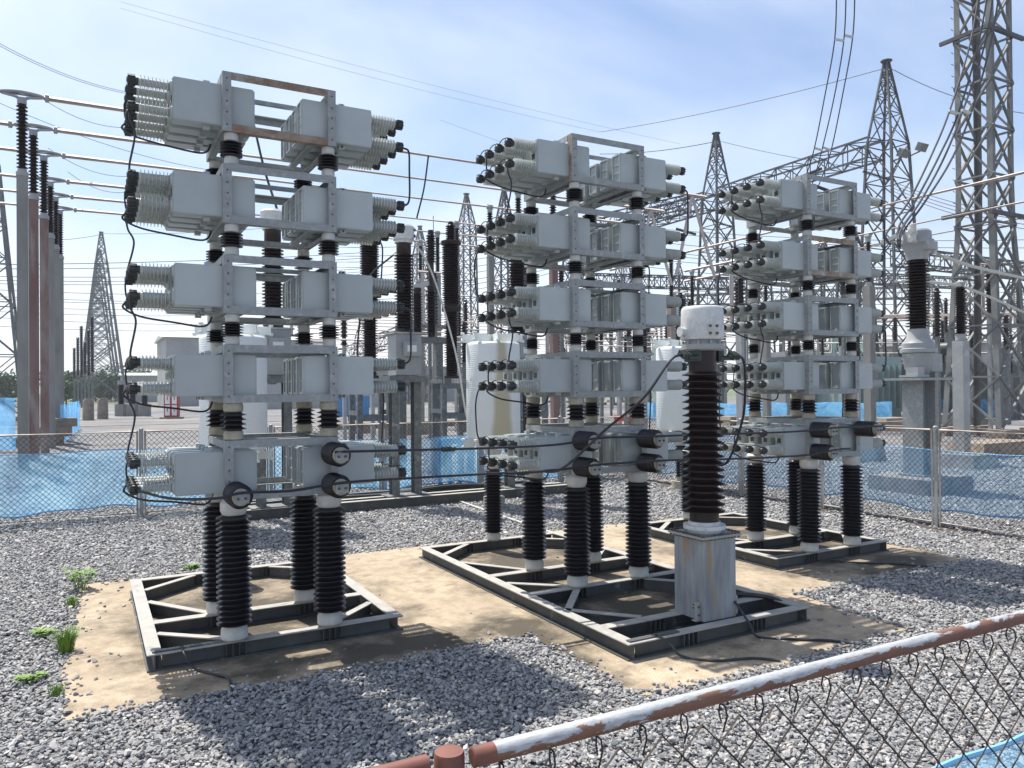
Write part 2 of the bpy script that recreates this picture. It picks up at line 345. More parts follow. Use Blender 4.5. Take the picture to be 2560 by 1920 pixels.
for i in range(10): SC.objects.link(bpy.data.objects.new('stone_kind',stone_mesh(i)))
pts=[];scl=[]
rg=random.Random(3)
def scatter(d0,d1,dens,s0,s1,half=.80):
    area=half*(d1*d1-d0*d0); k=int(area*dens)
    for _ in range(k):
        d=math.sqrt(rg.uniform(d0*d0,d1*d1)); x=rg.uniform(-half,half)*d
        q=Vector((x,d,0))-ORG[1]; u=q.dot(UX); v=q.dot(VX)
        s=rg.uniform(s0,s1)*(1.0 if rg.random()<.9 else 1.5)
        if abs(u-7.08+.1*math.sin(v*3))<.22 and v<9 and rg.random()<.72: continue
        if -4.9<u<5.6 and -2.7<v<3.9 and inslab(u,v):
            e=edge_d(u,v)
            if e>.30 or rg.random()>.8*math.exp(-e*34): 
                if not (e<.5 and rg.random()<.008) and rg.random()>.0006: continue
            z=s*.35
        else: z=-.016+rg.uniform(0,.026)
        pts.append((x,d,z)); scl.append(s)
scatter(3.4,6.5,2300,.010,.025); scatter(6.5,10,1500,.012,.027); scatter(10,16.5,800,.016,.032); scatter(16.5,26,200,.025,.045,.74)
me=bpy.data.meshes.new('gravel'); me.from_pydata(pts,[],[])
at_=me.attributes.new('ssize','FLOAT','POINT'); at_.data.foreach_set('value',scl)
go=bpy.data.objects.new('gravel',me); COL.objects.link(go); tag(go,'loose grey crushed stone gravel covering the yard ground','gravel',kind='stuff')
ng=bpy.data.node_groups.new('scatter_stones','GeometryNodeTree')
ng.interface.new_socket('Geometry',in_out='INPUT',socket_type='NodeSocketGeometry'); ng.interface.new_socket('Geometry',in_out='OUTPUT',socket_type='NodeSocketGeometry')
gi=ng.nodes.new('NodeGroupInput'); gout=ng.nodes.new('NodeGroupOutput'); ci=ng.nodes.new('GeometryNodeCollectionInfo')
ci.inputs['Collection'].default_value=SC; ci.inputs['Separate Children'].default_value=True; ci.inputs['Reset Children'].default_value=True
iop=ng.nodes.new('GeometryNodeInstanceOnPoints'); iop.inputs['Pick Instance'].default_value=True
rv=ng.nodes.new('FunctionNodeRandomValue'); rv.data_type='FLOAT_VECTOR'; rv.inputs[0].default_value=(-.55,-.55,0); rv.inputs[1].default_value=(.55,.55,6.283)
na=ng.nodes.new('GeometryNodeInputNamedAttribute'); na.data_type='FLOAT'; na.inputs['Name'].default_value='ssize'
ng.links.new(gi.outputs[0],iop.inputs['Points']); ng.links.new(ci.outputs[0],iop.inputs['Instance']); ng.links.new(rv.outputs[0],iop.inputs['Rotation'])
ng.links.new(na.outputs['Attribute'],iop.inputs['Scale']); ng.links.new(iop.outputs[0],gout.inputs[0])
md=go.modifiers.new('stones','NODES'); md.node_group=ng

# ------------------------------------------------------------ capacitor unit (local: x 0 rear .. .605 bushing end)
LEN,THK,HT=.605,.15,.335
def rounded_can():
    bm=bmesh.new(); bmesh.ops.create_cube(bm,size=1,matrix=Matrix.Translation((LEN/2,THK/2,HT/2))@Matrix.Diagonal((LEN,THK,HT,1)))
    es=[e for e in bm.edges if abs((e.verts[0].co-e.verts[1].co).x)>.1]
    bmesh.ops.bevel(bm,geom=es,offset=.006,segments=2,affect='EDGES')
    me=bpy.data.meshes.new('capacitor'); bm.to_mesh(me); bm.free(); return me
me=rounded_can(); mb=MB(); mb.add([v.co for v in me.vertices],[tuple(p.vertices) for p in me.polygons])
t=.012   # raised rim and ribs of the stamped rear plate
mb.box(-t,0,.006,.018,.012,HT-.012); mb.box(-t,0,THK-.018,THK-.006,.012,HT-.012)
mb.box(-t,0,.0185,THK-.0185,.012,.024); mb.box(-t,0,.0185,THK-.0185,HT-.024,HT-.012)
for z in (.125,.21): mb.box(-.008,0,.03,THK-.03,z-.004,z+.004)
mb.box(LEN,LEN+.008,.012,THK-.012,.01,HT-.01)
for z in (-.03,HT):     # mounting lugs
    for x in (.33,):
        mb.box(x,x+.05,THK*.35,THK*.65,z,z+.03); mb.lathe([(0,.009),(.012,.009)],(x+.025,THK*.35,z+.015),(0,-1,0),8,1)
cap=mb.build('capacitor',[M['can'],M['boltm']])
mb=MB(); mb.box(LEN+.009,LEN+.012,.04,.095,.145,.20); lab=mb.build('nameplate',M['plate'],cap)
BZ=(.068,.272)
def bushing():
    p=[(0,.030),(.0,.05),(.012,.05),(.016,.038)]
    nn=8; s=.218/nn
    for i in range(nn):
        a=.018+i*s; p+=[(a+s*.24,.030),(a+s*.46,.058),(a+s*.55,.058),(a+s*.66,.030)]
    p+=[(.24,.032)]; return p
for z in BZ:
    mb=MB(); mb.lathe(bushing(),(LEN+.008,THK/2,z),(1,0,0),20); mb.build('bushing',M['bush'],cap)
    mb=MB(); mb.lathe([(.0,.033),(.03,.033),(.034,.038),(.056,.040),(.074,.032),(.084,.016)],(LEN+.245,THK/2,z),(1,0,0),14)
    for k in range(9):
        a=2*PI*k/9; d=Vector((0,math.cos(a),math.sin(a))); c=Vector((LEN+.29,THK/2,z))+d*.036
        mb.bar(c-Vector((.024,0,0)),c+Vector((.03,0,0)),.010,.018,up=d)
    mb.build('terminal_cap',M['black'],cap)

ZR=[(4.25,4.73),(3.51,3.99),(2.78,3.255),(2.06,2.53),(1.277,1.757)]   # rack frames
FX=(.08,.865); FY=(.09,.955)
WD,DP=.922,.98
def rack_frame(root,zb,zt,rust=(),shade=0):
    mb=MB(); a=.068; t=.008
    def mi(k): return 1 if k in rust else 0
    for y,s in ((0,1),(DP,-1)):
        # posts (L), front plate set proud
        for x,sx in ((0,1),(WD,-1)):
            k='post' if (y==0 and x==0) else 'p'
            x0,x1=sorted((x,x+sx*a)); y0,y1=sorted((y,y+s*t)); mb.box(x0,x1,y0,y1,zb,zt,0)
            x0,x1=sorted((x,x+sx*t)); y0,y1=sorted((y+s*t,y+s*(a+.01))); mb.box(x0,x1,y0,y1,zb,zt,mi(k))
        for z,sz,k in ((zb,1,'bot'),(zt,-1,'top')):
            z0,z1=sorted((z,z+sz*.062)); y0,y1=sorted((y,y+s*t)); mb.box(a,WD-a,y0,y1,z0,z1,mi(k) if y==0 else 0)
            z0,z1=sorted((z,z+sz*t)); y0,y1=sorted((y+s*t,y+s*a)); mb.box(t,WD-t,y0,y1,z0,z1,mi(k) if y==0 else 0)
    for x,sx in ((0,1),(WD,-1)):    # side channels front to back
        for z,sz in ((zb,1),(zt,-1)):
            x0,x1=sorted((x-sx*.003,x+sx*.006)); z0,z1=sorted((z+sz*.003,z+sz*.062)); mb.box(x0,x1,a+.012,DP-a-.012,z0,z1)
            x0,x1=sorted((x+sx*.0065,x+sx*.06)); z0,z1=sorted((z+sz*.009,z+sz*.016)); mb.box(x0,x1,a+.012,DP-a-.012,z0,z1)
    # support rails under the cans
    for x in (.17,.75): mb.box(x-.025,x+.025,a+.012,DP-a-.012,zb+.017,zb+.05)
    mb.box(t,WD-t,DP/2-.02,DP/2+.02,zt-.05,zt-.017)
    # bolt holes in the front posts
    for x in (.034,WD-.034):
        for f in (.11,.32,.50,.68,.89):
            mb.lathe([(0,.008),(.0035,.007)],(x,0,zb+(zt-zb)*f),(0,-1,0),8,2)
    o=mb.build('rack_frame',[M['galv'],M['rusty'],M['boltm']],root)
    return o
def post_ins(root,x,y,z0,z1,n,rc,rs,ef,kind='fit',bulb=False,name='post_insulator'):
    mb=MB(); h0=z0+ef; h1=z1-ef
    mb.lathe(sheds(h0-z0,h1-z0,n,rc,rs),(x,y,z0),n=28)
    o=mb.build(name,M['porc'],root,sharp=60)
    for a,b_ in ((z0,h0),(h1,z1)):
        e=MB(); h=b_-a; r=rc*1.02 if bulb else (rc*1.0 if kind=='fit' else rc*1.18)
        pr=[(0,r*.85),(h*.12,r),(h*.75,r),(h,r*.9)] if not bulb else [(0,r*.8),(h*.2,r*1.06),(h*.7,r*1.06),(h,r*.88)]
        if a>z0 and bulb: pr=[(0,r*.88),(h*.3,r*1.06),(h*.8,r*1.06),(h,r*.8)]
        e.lathe(pr,(x,y,a),n=24); e.build('end_fitting',M[kind],o)
    return o
def base_frame(root,y0,y1,extra=()):
    mb=MB(); hz=.133; w=.11
    def ib(a,b_,w=w,h=hz,drop=0.):     # I section
        a=Vector(a); b_=Vector(b_); q=.0
        zt=hz-drop
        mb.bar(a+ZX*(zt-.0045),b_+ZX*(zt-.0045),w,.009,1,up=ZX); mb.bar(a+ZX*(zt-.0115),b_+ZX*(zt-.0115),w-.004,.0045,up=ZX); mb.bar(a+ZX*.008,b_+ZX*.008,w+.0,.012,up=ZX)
        mb.bar(a+ZX*((zt+.002)/2),b_+ZX*((zt+.002)/2),.010,zt-.028,up=ZX)
    X0,X1=-.57,1.51
    ib((X0+w/2,y0,0),(X0+w/2,y1,0)); ib((X1-w/2,y0,0),(X1-w/2,y1,0))
    xs0,xs1=X0+w+.001,X1-w-.001
    ys=[y0+w/2,y1-w/2,.955]+list(extra)
    if y0<-1: ys.append(.10)
    for y in ys:
        ib((xs0,y,0),(xs1,y,0))
        for x in FX: 
            for dx in (-.07,-.02,.03,.08): mb.box(x+dx-.004,x+dx+.004,y-w/2+.004,y-.006,.02,hz-.016)
    for (a,b_) in (((xs0,y1-.55),(xs0+.52,y1-w-.002)),((xs1,y1-.55),(xs1-.52,y1-w-.002)),((xs0,1.75),(.02,1.02)),((xs0,.62),(.05,.17)),((xs1,.62),(.9,.17)),((xs1,1.5),(.95,1.02))):
        ib((*a,0),(*b_,0),w=.07,drop=.004)
    if y0<-1:
        for (a,b_) in (((xs0,-.55),(xs0+.5,.04)),((xs1,-.55),(xs1-.5,.04)),((xs0,-.5),(.0,-1.04))): ib((*a,0),(*b_,0),w=.07,drop=.004)
    mb.bar((X0+.04,y0+w/2,hz+.006),(X0+.55,y0+w/2,hz+.006),.05,.01,up=ZX)
    return mb.build('base_frame',[M['baseb'],M['suntop']],root)
def horiz_ins(root,x,z,L=.27):
    mb=MB(); mb.lathe([(0,.05)]+sheds(.02,L,6,.075,.098)+[(L+.004,.078)],(x,0,z),(0,-1,0),24)
    o=mb.build('horizontal_insulator',M['porc'],root,sharp=60)
    e=MB(); e.lathe([(L+.004,.066),(L+.03,.066)],(x,0,z),(0,-1,0),20); e.build('end_fitting',M['cement'],o)
    e=MB(); e.box(x-.05,x+.055,-L-.05,-L-.031,z-.045,z+.03); e.box(x-.06,x+.09,-L-.062,-L-.031,z+.031,z+.046)
    for dx in (-.025,.03): e.lathe([(0,.012),(.012,.010)],(x+dx,-L-.05,z-.008),(0,-1,0),8,1)
    e.build('clamp_plate',[M['galv'],M['boltm']],o); return o
CB={}
def cable(root,pts,r=.0085,name='jumper_cable',mat='cable',n=8,clamps=()):
    mb=MB(); mb.tube(smooth(pts,n),r,8); o=mb.build(name,M[mat],root); return o

BANK_GROUP='stacked capacitor banks on the concrete pad'
def make_bank(t,label,rust,hins):
    root=empty('capacitor_bank',ORG[t],TH,label,'capacitor bank',BANK_GROUP)
    base_frame(root,.03 if t!=1 else -1.60,2.78,(-1.12,) if t==1 else ())
    for x in FX:
        for y in FY:
            post_ins(root,x,y,.133,1.277,21,.098,.138,.125,'fit',True)
            for i in range(4):
                z0=ZR[i+1][1]; z1=ZR[i][0]
                if i<3: post_ins(root,x-.005 if x<.5 else x+.005,y-.02 if y<.5 else y-.005,z0,z1,5,.056,.088,.068,'fit')
                else: post_ins(root,x,y-.01,z0,z1,4,.066,.102,.075,'cement')
    post_ins(root,.465,2.68,.133,1.20,21,.088,.126,.11,'fit',True)
    for i,(zb,zt) in enumerate(ZR):
        rack_frame(root,zb,zt,rust.get(i,()))
        zc=zb+.055
        for k in range(4):
            y=.062+k*.212
            for side in (0,1):
                c=copy_tree(cap,root,CAPK)
                jx,jy,jr=random.uniform(-.004,.004),random.uniform(-.003,.003),random.uniform(-.006,.006)
                if side: c.location=(.655+jx,y+jy,zc); c.rotation_euler=(0,0,jr)
                else: c.location=(.250+jx,y+THK+jy,zc); c.rotation_euler=(0,0,PI+jr)
        # links
        xl=-.648; xr=1.555; ys=[.062+k*.212+.075 for k in range(4)]; zu=zc+BZ[1]; zl=zc+BZ[0]
        for x,s in ((xl,-1),(xr,1)):
            for z in (zu,zl):
                for k in ((0,1,2) if (s<0) else (0,2)):
                    cable(root,[(x,ys[k],z+.02),(x+s*.012,ys[k]+.06,z+.055),(x+s*.01,ys[k]+.15,z+.05),(x,ys[k+1],z+.02)],.005)
        q=2 if i%2==0 else 2
        cable(root,[(xl-.01,ys[q],zu),(xl-.035,ys[q]-.01,zu-.06),(xl-.03,ys[q],zl+.05),(xl-.01,ys[q],zl)],.0075)
        cable(root,[(xl-.03,ys[2],zl),(xl-.05,ys[2]-.02,zl-.06),(xl+.08,ys[2]-.06,zl-.13),(-.32,.5,zb-.045),(-.13,.46,zb-.075),(-.06,.45,zb-.055),(-.03,.45,zb+.01)],.0085)
        if i<4:
            z2=ZR[i+1][0]+.055+BZ[1]; qq=0 if i%2==0 else 3; bulge=.03 if qq==0 else (-.07 if t else .05)
            y=ys[qq]
            cable(root,[(xl-.02,y,zl),(xl-.03+bulge*.5,y-.01,zl-.10),(xl-.01+bulge,y-.01,(zl+z2)/2+.05),(xl-.03+bulge*.4,y,z2+.08),(xl-.01,y,z2)],.008)
            if i%2==0: cable(root,[(xr+.03,ys[0],zl),(xr+.085,ys[0],zl-.03),(xr+.09,ys[0],zl-.2),(xr+.085,ys[0],z2+.06),(xr+.02,ys[0],z2)],.0095)
            else: cable(root,[(xr+.02,ys[3],zl),(xr+.05,ys[3],zl-.1),(xr+.03,ys[3],z2+.1),(xr+.02,ys[3],z2)],.008)
    for x,z in hins: horiz_ins(root,x,z)
    # earth strap on the beam
    return root
CAPK={}
for c in COL.objects:
    if c.parent: CAPK.setdefault(c.parent.name,[]).append(c)
B1=make_bank(0,'nearest capacitor bank at the left with rusty top frame beams and seen almost end on',{0:('bot','top')},[(.075,1.335),(.86,1.62),(.86,1.36)])
B2=make_bank(1,'middle capacitor bank on the long base frame behind the brown post transformer',{0:('post',)},[(.045,1.63),(.045,1.37),(.85,1.62),(.85,1.37)])
B3=make_bank(2,'farthest capacitor bank at the right with a rusty beam on its second rack',{1:('bot','top')},[(.045,1.63),(.045,1.37),(.85,1.62)])
for c in list(children(cap)): bpy.data.objects.remove(c)
bpy.data.objects.remove(cap)

# bus cables strung along the three banks
def strand(pts,r,label,mat='cable',cat='cable',name='bus_cable',clamp=None,n=10,group=None):
    mb=MB(); P=smooth(pts,n); mb.tube(P,r,8)
    o=mb.build(name,M[mat]); tag(o,label,cat,group)
    if clamp:
        for p in clamp:
            e=MB(); d=UX
            for k in range(4): e.lathe([(0,.02),(.014,.026),(.028,.02)],Vector(p)+d*(k*.032),d,8)
            e.build('cable_clamp',M['green'],o)
    return o
yv=-.335
strand([W(.80,yv,1.655,0),W(1.55,yv+.02,1.635,0),W(2.3,yv+.03,1.62,0)-Vector((0,0,.0)),W(-.4,yv+.02,1.625,1),W(.05,yv,1.668,1),W(.5,yv,1.665,1),W(.85,yv,1.66,1),W(1.7,yv,1.65,1),W(2.5,yv,1.64,1),W(-.3,yv,1.65,2),W(.05,yv,1.668,2),W(.5,yv,1.665,2),W(.9,yv,1.66,2)],.011,'upper dark cable strung along the fronts of the three banks',clamp=[W(1.75,yv+.02,1.63,0)])
strand([W(-.64,.1,1.40,0),W(-.4,-.15,1.345,0),W(-.1,-.32,1.345,0),W(.075,yv,1.375,0),W(.45,yv,1.365,0),W(.86,yv,1.40,0),W(1.5,yv,1.40,0),W(2.4,yv,1.39,0),W(-.4,yv,1.39,1),W(.05,yv,1.41,1),W(.85,yv,1.41,1),W(1.7,yv,1.38,1),W(-.5,yv,1.37,2),W(.05,yv,1.41,2),W(.3,yv,1.412,2)],.011,'lower dark cable strung along the fronts of the three banks',clamp=[W(-.85,yv+.0,1.383,1)])

# ------------------------------------------------------------ near post transformer on the middle base frame
CT=W(.53,-1.28,0,1)
ct=empty('current_transformer',CT,TH,'tall brown ribbed post transformer with white drum head on a streaked steel box','transformer')
mb=MB(); s=.187; mb.box(-s,s,-s,s,.135,.845); mb.box(-s-.006,-s+.02,-s-.006,-s+.02,.14,.84)
mb.box(s+.001,s+.05,-.06,.10,.42,.66)
pb=mb.build('pedestal_box',M['pedest'],ct)
mb=MB(); s2=.225; mb.box(-s2,s2,-s2,s2,.846,.866)
for k in range(11):
    q=-s2+.02+k*(2*s2-.04)/10
    for X,Y in ((q,-s2),(q,s2),(-s2,q),(s2,q)):
        mb.lathe([(0,.014),(.016,.014)],(X*.96,Y*.96,.8665),(0,0,1),6,1); mb.lathe([(0,.012),(.012,.012)],(X*.96,Y*.96,.8455),(0,0,-1),6,1)
mb.build('cover_flange',[M['cgrey'],M['boltm']],ct)
mb=MB(); mb.lathe([(.8685,.15),(.90,.15),(.90,.185),(.935,.185),(.935,.14),(.965,.14)],n=40); mb.build('collar_ring',M['hwhite'],ct)
mb=MB(); mb.lathe([(.966,.128),(1.03,.128)]+sheds(1.03,2.30,21,.122,.182)+[(2.31,.123),(2.475,.123)],n=48); mb.build('insulator',M['brown'],ct,sharp=70)
mb=MB(); mb.lathe([(2.476,.165),(2.49,.185),(2.535,.185),(2.535,.15),(2.575,.15)],n=40)
for k in range(10):
    a=2*PI*k/10; mb.lathe([(0,.012),(.03,.012)],(math.cos(a)*.17,math.sin(a)*.17,2.536),(0,0,1),6)
mb.build('head_flange',M['cgrey'],ct)
mb=MB(); mb.lathe([(2.576,.185),(2.59,.19),(2.835,.186),(2.86,.178),(2.871,.162),(2.876,.08),(2.877,.01)],n=48); hd=mb.build('head',M['hwhite'],ct,sharp=50)
dv=Vector((-.27,-1,0)).normalized(); 
mb=MB(); c=Vector((0,0,2.655))+dv*.184; sd=Vector((dv.y,-dv.x,0))
mb.bar(c,c+dv*.02,.095,.095,0,up=ZX)
for i in (-1,1):
    for j in (-1,1): mb.lathe([(0,.013),(.012,.012)],c+dv*.0205+sd*i*.032+ZX*j*.032,dv,8,1)
mb.build('terminal_plate',[M['fit'],M['boltm']],hd)
mb=MB(); dl=(-UX-VX*.9+UX*0); dl=Vector((-.97,.12,0)).normalized(); mb.lathe([(.15,.038),(.225,.038),(.227,.045),(.24,.045)],(0,0,2.645),dl,20); mb.build('side_port',M['hwhite'],hd)
for sg,nm in ((-1,'l'),(1,'r')):
    mb=MB(); d=Vector((sg,0,0)); c=Vector((sg*.12,-.03,2.43))
    mb.box(*sorted((sg*.10,sg*.16)),-.10,.06,2.38,2.475); mb.bar(c+Vector((0,-.06,-.02)),c+Vector((sg*.16,-.06,-.02)),.03,.03,0)
    mb.tube([c+Vector((sg*.02,-.06,.0)),c+Vector((sg*.18,-.06,0))],.013,8)
    for k in range(3): mb.bar(c+Vector((sg*(.14+k*.03),-.10,-.014)),c+Vector((sg*(.14+k*.03),-.02,.03)),.014,.05)
    mb.build('terminal_clamp',M['green'],ct)
for sx_,sy_ in ((-1,-1),(1,-1)):     # feet lugs
    mb=MB(); x=sx_*.215; mb.box(x-.028,x+.028,-.15,-.135,.135,.30); mb.box(x-.028,x+.028,-.15,-.09,.135,.143)
    mb.lathe([(0,.011),(.006,.011)],(x,-.151,.26),(0,-1,0),8,1); mb.lathe([(0,.011),(.006,.011)],(x,-.151,.19),(0,-1,0),8,1)
    mb.build('foot_lug',[M['cgrey'],M['boltm']],ct)
mb=MB(); mb.lathe([(0,.036),(.014,.036)],(-.188,-.09,.25),(-1,0,0),20)
for k in range(4):
    a=PI/4+k*PI/2; mb.lathe([(0,.008),(.008,.008)],(-.2025,-.09+math.cos(a)*.02,.25+math.sin(a)*.02),(-1,0,0),6,1)
mb.build('drain_cover',[M['cement'],M['boltm']],pb)
hL=CT+UX*(-.31)+VX*(-.09)+ZX*2.44; hR=CT+UX*.31+VX*(-.09)+ZX*2.43
strand([hL,hL-UX*.16-VX*.02-ZX*.06,hL-UX*.36+VX*.1-ZX*.38,W(-.15,-.75,1.78),W(-.42,-.45,1.42),W(-.62,-.34,1.385),W(-.95,-.335,1.385)],.012,'thick cable drooping left from the post transformer to the middle bank')
strand([hR,hR+UX*.10-ZX*.04,hR+UX*.22+VX*.1-ZX*.3,hR+UX*.27+VX*.2-ZX*.62,hR+UX*.16+VX*.3-ZX*1.0,hR+UX*.05+VX*.5-ZX*1.0+Vector((0,0,.05))],.012,'thick cable looping down on the right of the post transformer')

# earth wires on the pad
strand([W(-.32,.09,.15,0),W(-.30,-.03,.10,0),W(-.24,-.10,.015,0),W(-.12,-.30,.012,0),W(-.05,-.42,.012,0),W(-.06,-.62,.012,0),W(-.08,-.85,-.02,0)],.010,'dark earth wire running off the front of the left base frame',name='earth_wire')
strand([W(-.25,-1.55,.15),W(-.22,-1.68,.11),W(-.15,-1.75,.015),W(.02,-1.95,.012),W(.30,-2.05,.012),W(.45,-2.20,.012)],.010,'dark earth wire curling off the front of the middle base frame','green',name='earth_wire')
strand([W(.70,-1.45,.28),W(.71,-1.62,.12),W(.74,-1.7,.012),W(.95,-1.9,.012),W(1.2,-2.1,.012),W(1.35,-2.3,-.01)],.011,'black earth wire leaving the pedestal box towards the front rail',name='earth_wire')
strand([W(.3,.0,.015,2),W(.6,-.3,.012,2),W(.9,-.55,.012,2),W(1.2,-1.0,.0,2)],.010,'dark earth wire lying in front of the right base frame',name='earth_wire')
strand([W(.75,-.75,.16),W(1.1,-.95,.16),W(1.35,-1.15,.15),W(1.44,-1.32,.12),W(1.46,-1.36,.02)],.022,'black conduit laid across the right end of the middle base frame','black',cat='conduit',name='conduit')
strand([W(1.47,-1.2,.03),W(1.56,-1.3,.03),W(1.62,-1.33,.03)],.035,'stub of black conduit poking out beside the base frame corner','black',cat='conduit',name='conduit')
strand([G(1150,1253,.03),G(1220,1278,.03),G(1330,1315,.03),G(1420,1345,.03)],.018,'pale conduit running over the gravel to the middle base frame','hem' if 0 else 'fit',cat='conduit',name='conduit')

# ------------------------------------------------------------ chain link fences
DG=.088
def chain(mb,a,b_,z0,z1,r,n=4,off=.004,tiltn=None):
    a=Vector(a);b_=Vector(b_); L=(b_-a).length; d=(b_-a)/L; nn=Vector((d.y,-d.x,0)); hp=DG/2
    kmax=int((z1-z0)/hp)
    for i in range(int(L/hp)):
        P=[]
        for k in range(kmax+1):
            side=(k+i)%2; x=(i+side)*hp
            P.append(a+d*x+ZX*(z0+k*hp)+nn*(off if side else -off))
        mb.tube(P,r,n,caps=False)
def fence_post(loc,h,label,group,r=.03,rz=TH):
    root=empty('fence_post',loc,rz,label,'fence post',group)
    mb=MB(); mb.tube([(0,0,-.1),(0,0,h)],r*1.15,12); mb.lathe([(h,r*1.2),(h+.02,r*1.2),(h+.035,r*.6)],n=12); mb.build('post_tube',M['galv'],root)
    for s in (-1,1):
        mb=MB(); mb.tube([(s*.062,0,.0),(s*.062,0,h-.02)],.017,10); mb.build('panel_upright',M['postrust'],root)
    return root
FH=1.47
def fence_panel(a,b_,label,group):
    a=Vector(a);b_=Vector(b_); d=(b_-a).normalized(); a2=a+d*.075; b2=b_-d*.075
    root=empty('chain_link_fence',a,0,label,'fence panel',group)
    mb=MB(); mb.tube([a2-a+ZX*FH,b2-a+ZX*FH],.021,10); mb.build('top_rail',M['postrust'],root)
    mb=MB(); mb.tube([a2-a+ZX*.06,b2-a+ZX*.06],.015,8); mb.build('bottom_rail',M['postrust'],root)
    mb=MB(); chain(mb,a2-a,b2-a,.08,FH-.01,.0050,4); mb.build('wire_mesh',M['mesh'],root)
def net_panel(a,b_,label,group,z0=.17,z1=1.15,off=.12,nm_='net'):
    a=Vector(a);b_=Vector(b_); L=(b_-a).length; d=(b_-a)/L; nn=Vector((-d.y,d.x,0)); k=int(L/.07); m_=12
    rg=random.Random(int(L*100)); ph=rg.uniform(0,6)
    root=empty('shade_net',a,0,label,'shade net',group)
    mb=MB(); vs=[];fs=[]
    for i in range(k+1):
        x=L*i/k
        sg=.03*math.sin(x*2.9+ph)+.02*math.sin(x*6.1+ph*2)
        for j in range(m_+1):
            q=j/m_; z=(z0+sg)*(1-q)+(z1+.012*math.sin(x*2.9))*q
            w=.03*math.sin(x*4.3+q*3+ph)+.018*math.sin(x*11+q*2)+.05*math.sin(q*PI)*math.sin(x*1.3+ph)
            vs.append(d*x+nn*(off+w)+ZX*z)
    for i in range(k):
        for j in range(m_): o=i*(m_+1)+j; fs.append((o,o+m_+1,o+m_+2,o+1))
    mb.add(vs,fs,0,True); mb.build('net_cloth',M[nm_],root)
    for j,nm in ((0,'net_hem'),(m_,'net_hem')):
        mb=MB(); mb.tube([vs[i*(m_+1)+j]+nn*.012 for i in range(k+1)],.013 if j==0 else .009,6); mb.build(nm,M['hem'],root)
FG='galvanised posts of the back fence'; PG='chain link panels round the yard'; NG='blue shade net hung along the fence'
ub=[-12.3,-10.1,-7.9,-5.68,-3.47,-1.26,.944,3.15,5.2,7.1]; vb=8.45
words={-5.68:'fence post at the left edge of the photo before the tall columns',-3.47:'fence post directly left of the nearest bank',-1.26:'fence post seen behind the nearest bank',.944:'fence post behind the steel frame between nearest and middle banks',3.15:'fence post just left of the middle bank',5.2:'fence post seen between the middle bank legs',7.1:'corner fence post behind the brown post transformer'}
for u in ub: fence_post(W(u,vb),FH+.03,words.get(u,'fence post beyond the left edge'),FG)
for i in range(len(ub)-1):
    fence_panel(W(ub[i],vb),W(ub[i+1],vb),'chain link right of '+words.get(ub[i],'far left').replace('fence post','post'),PG)
vr=[vb,6.5,4.75,2.86,.73,-1.4,-3.6]
wr=['','right fence post behind the legs of the farthest bank','slim right fence post between transformer and farthest bank','right fence post seen between the farthest bank legs','lone right fence post standing clear of the banks','right fence post out of the frame','right fence post out of frame near camera']
for v,w in list(zip(vr,wr))[1:]: fence_post(W(7.1,v),FH+.03,w,FG,rz=TH+PI/2)
for i in range(len(vr)-1): fence_panel(W(7.1,vr[i]),W(7.1,vr[i+1]),'chain link ending at the '+(wr[i+1]),PG)
net_panel(W(-3.47,vb),W(-12.3,vb),'wide bright blue net left of the nearest bank, sunlit and creased',NG,off=-.12)
net_panel(W(3.15,vb),W(-3.47,vb),'blue net stretch behind the nearest bank and steel frame',NG,off=-.12)
net_panel(W(7.0,vb),W(3.15,vb),'blue net stretch behind the legs of the middle bank',NG,off=-.12)
net_panel(W(7.1,-3.6),W(7.1,vb),'blue net along the right side fence, see-through over pale blocks',NG,off=-.12,z0=.24,nm_='net2')

# foreground rail fence
ZRL=1.42
pl=G(1183,1893,ZRL); pr_=G(2560,1541,ZRL); dr=(pr_-pl).normalized(); nr=Vector((-dr.y,dr.x,0)); az=math.atan2(dr.y,dr.x)
root=empty('pipe_railing',pl,az,'near fence panel with white pipe rail peeling to rust, lower right corner','fence panel','near rail fence')
Lr=(pr_-pl).length+1.3
mb=MB(); mb.lathe([(0,.0165),(.006,.0198),(Lr,.0198)],(0,0,0),(1,0,0),28); rail=mb.build('top_rail',M['rail'],root)
mb=MB(); mb.lathe([(-.003,.0165),(-.001,.0202),(.045,.0203)],(0,0,0),(1,0,0),28); mb.build('rail_end',M['rustpaint'],rail)
mb=MB(); hp=DG/2; rowsN=12
NDG=.118; nhp=NDG/2
def near_mesh(mb,L,z1):
    hp=nhp
    for i in range(int(L/hp)):
        P=[]
        for k in range(rowsN+1):
            side=(k+i)%2; sgn=1 if side else -1
            x=(i+side)*hp; z=z1-k*hp
            P+= [(x-sgn*.006,-.0022*sgn,z+.006),(x,.0028*sgn,z),(x-sgn*.006,-.0022*sgn,z-.006)] if k else [(x,-.002,z)]
        mb.tube(P,.0025,6,caps=False)
near_mesh(mb,Lr,-.06)
hp=nhp
for i in range(int(Lr/NDG)):      # tie loops over the rail's lower side
    x=(2*i+1)*hp
    mb.tube([(x-.004,-.012,-.085),(x-.002,-.024,-.045),(x,-.016,-.024),(x+.002,.004,-.0235),(x+.006,.012,-.05),(x+.003,.002,-.066)],.0024,6)
mb.build('wire_mesh',M['mesh'],root)
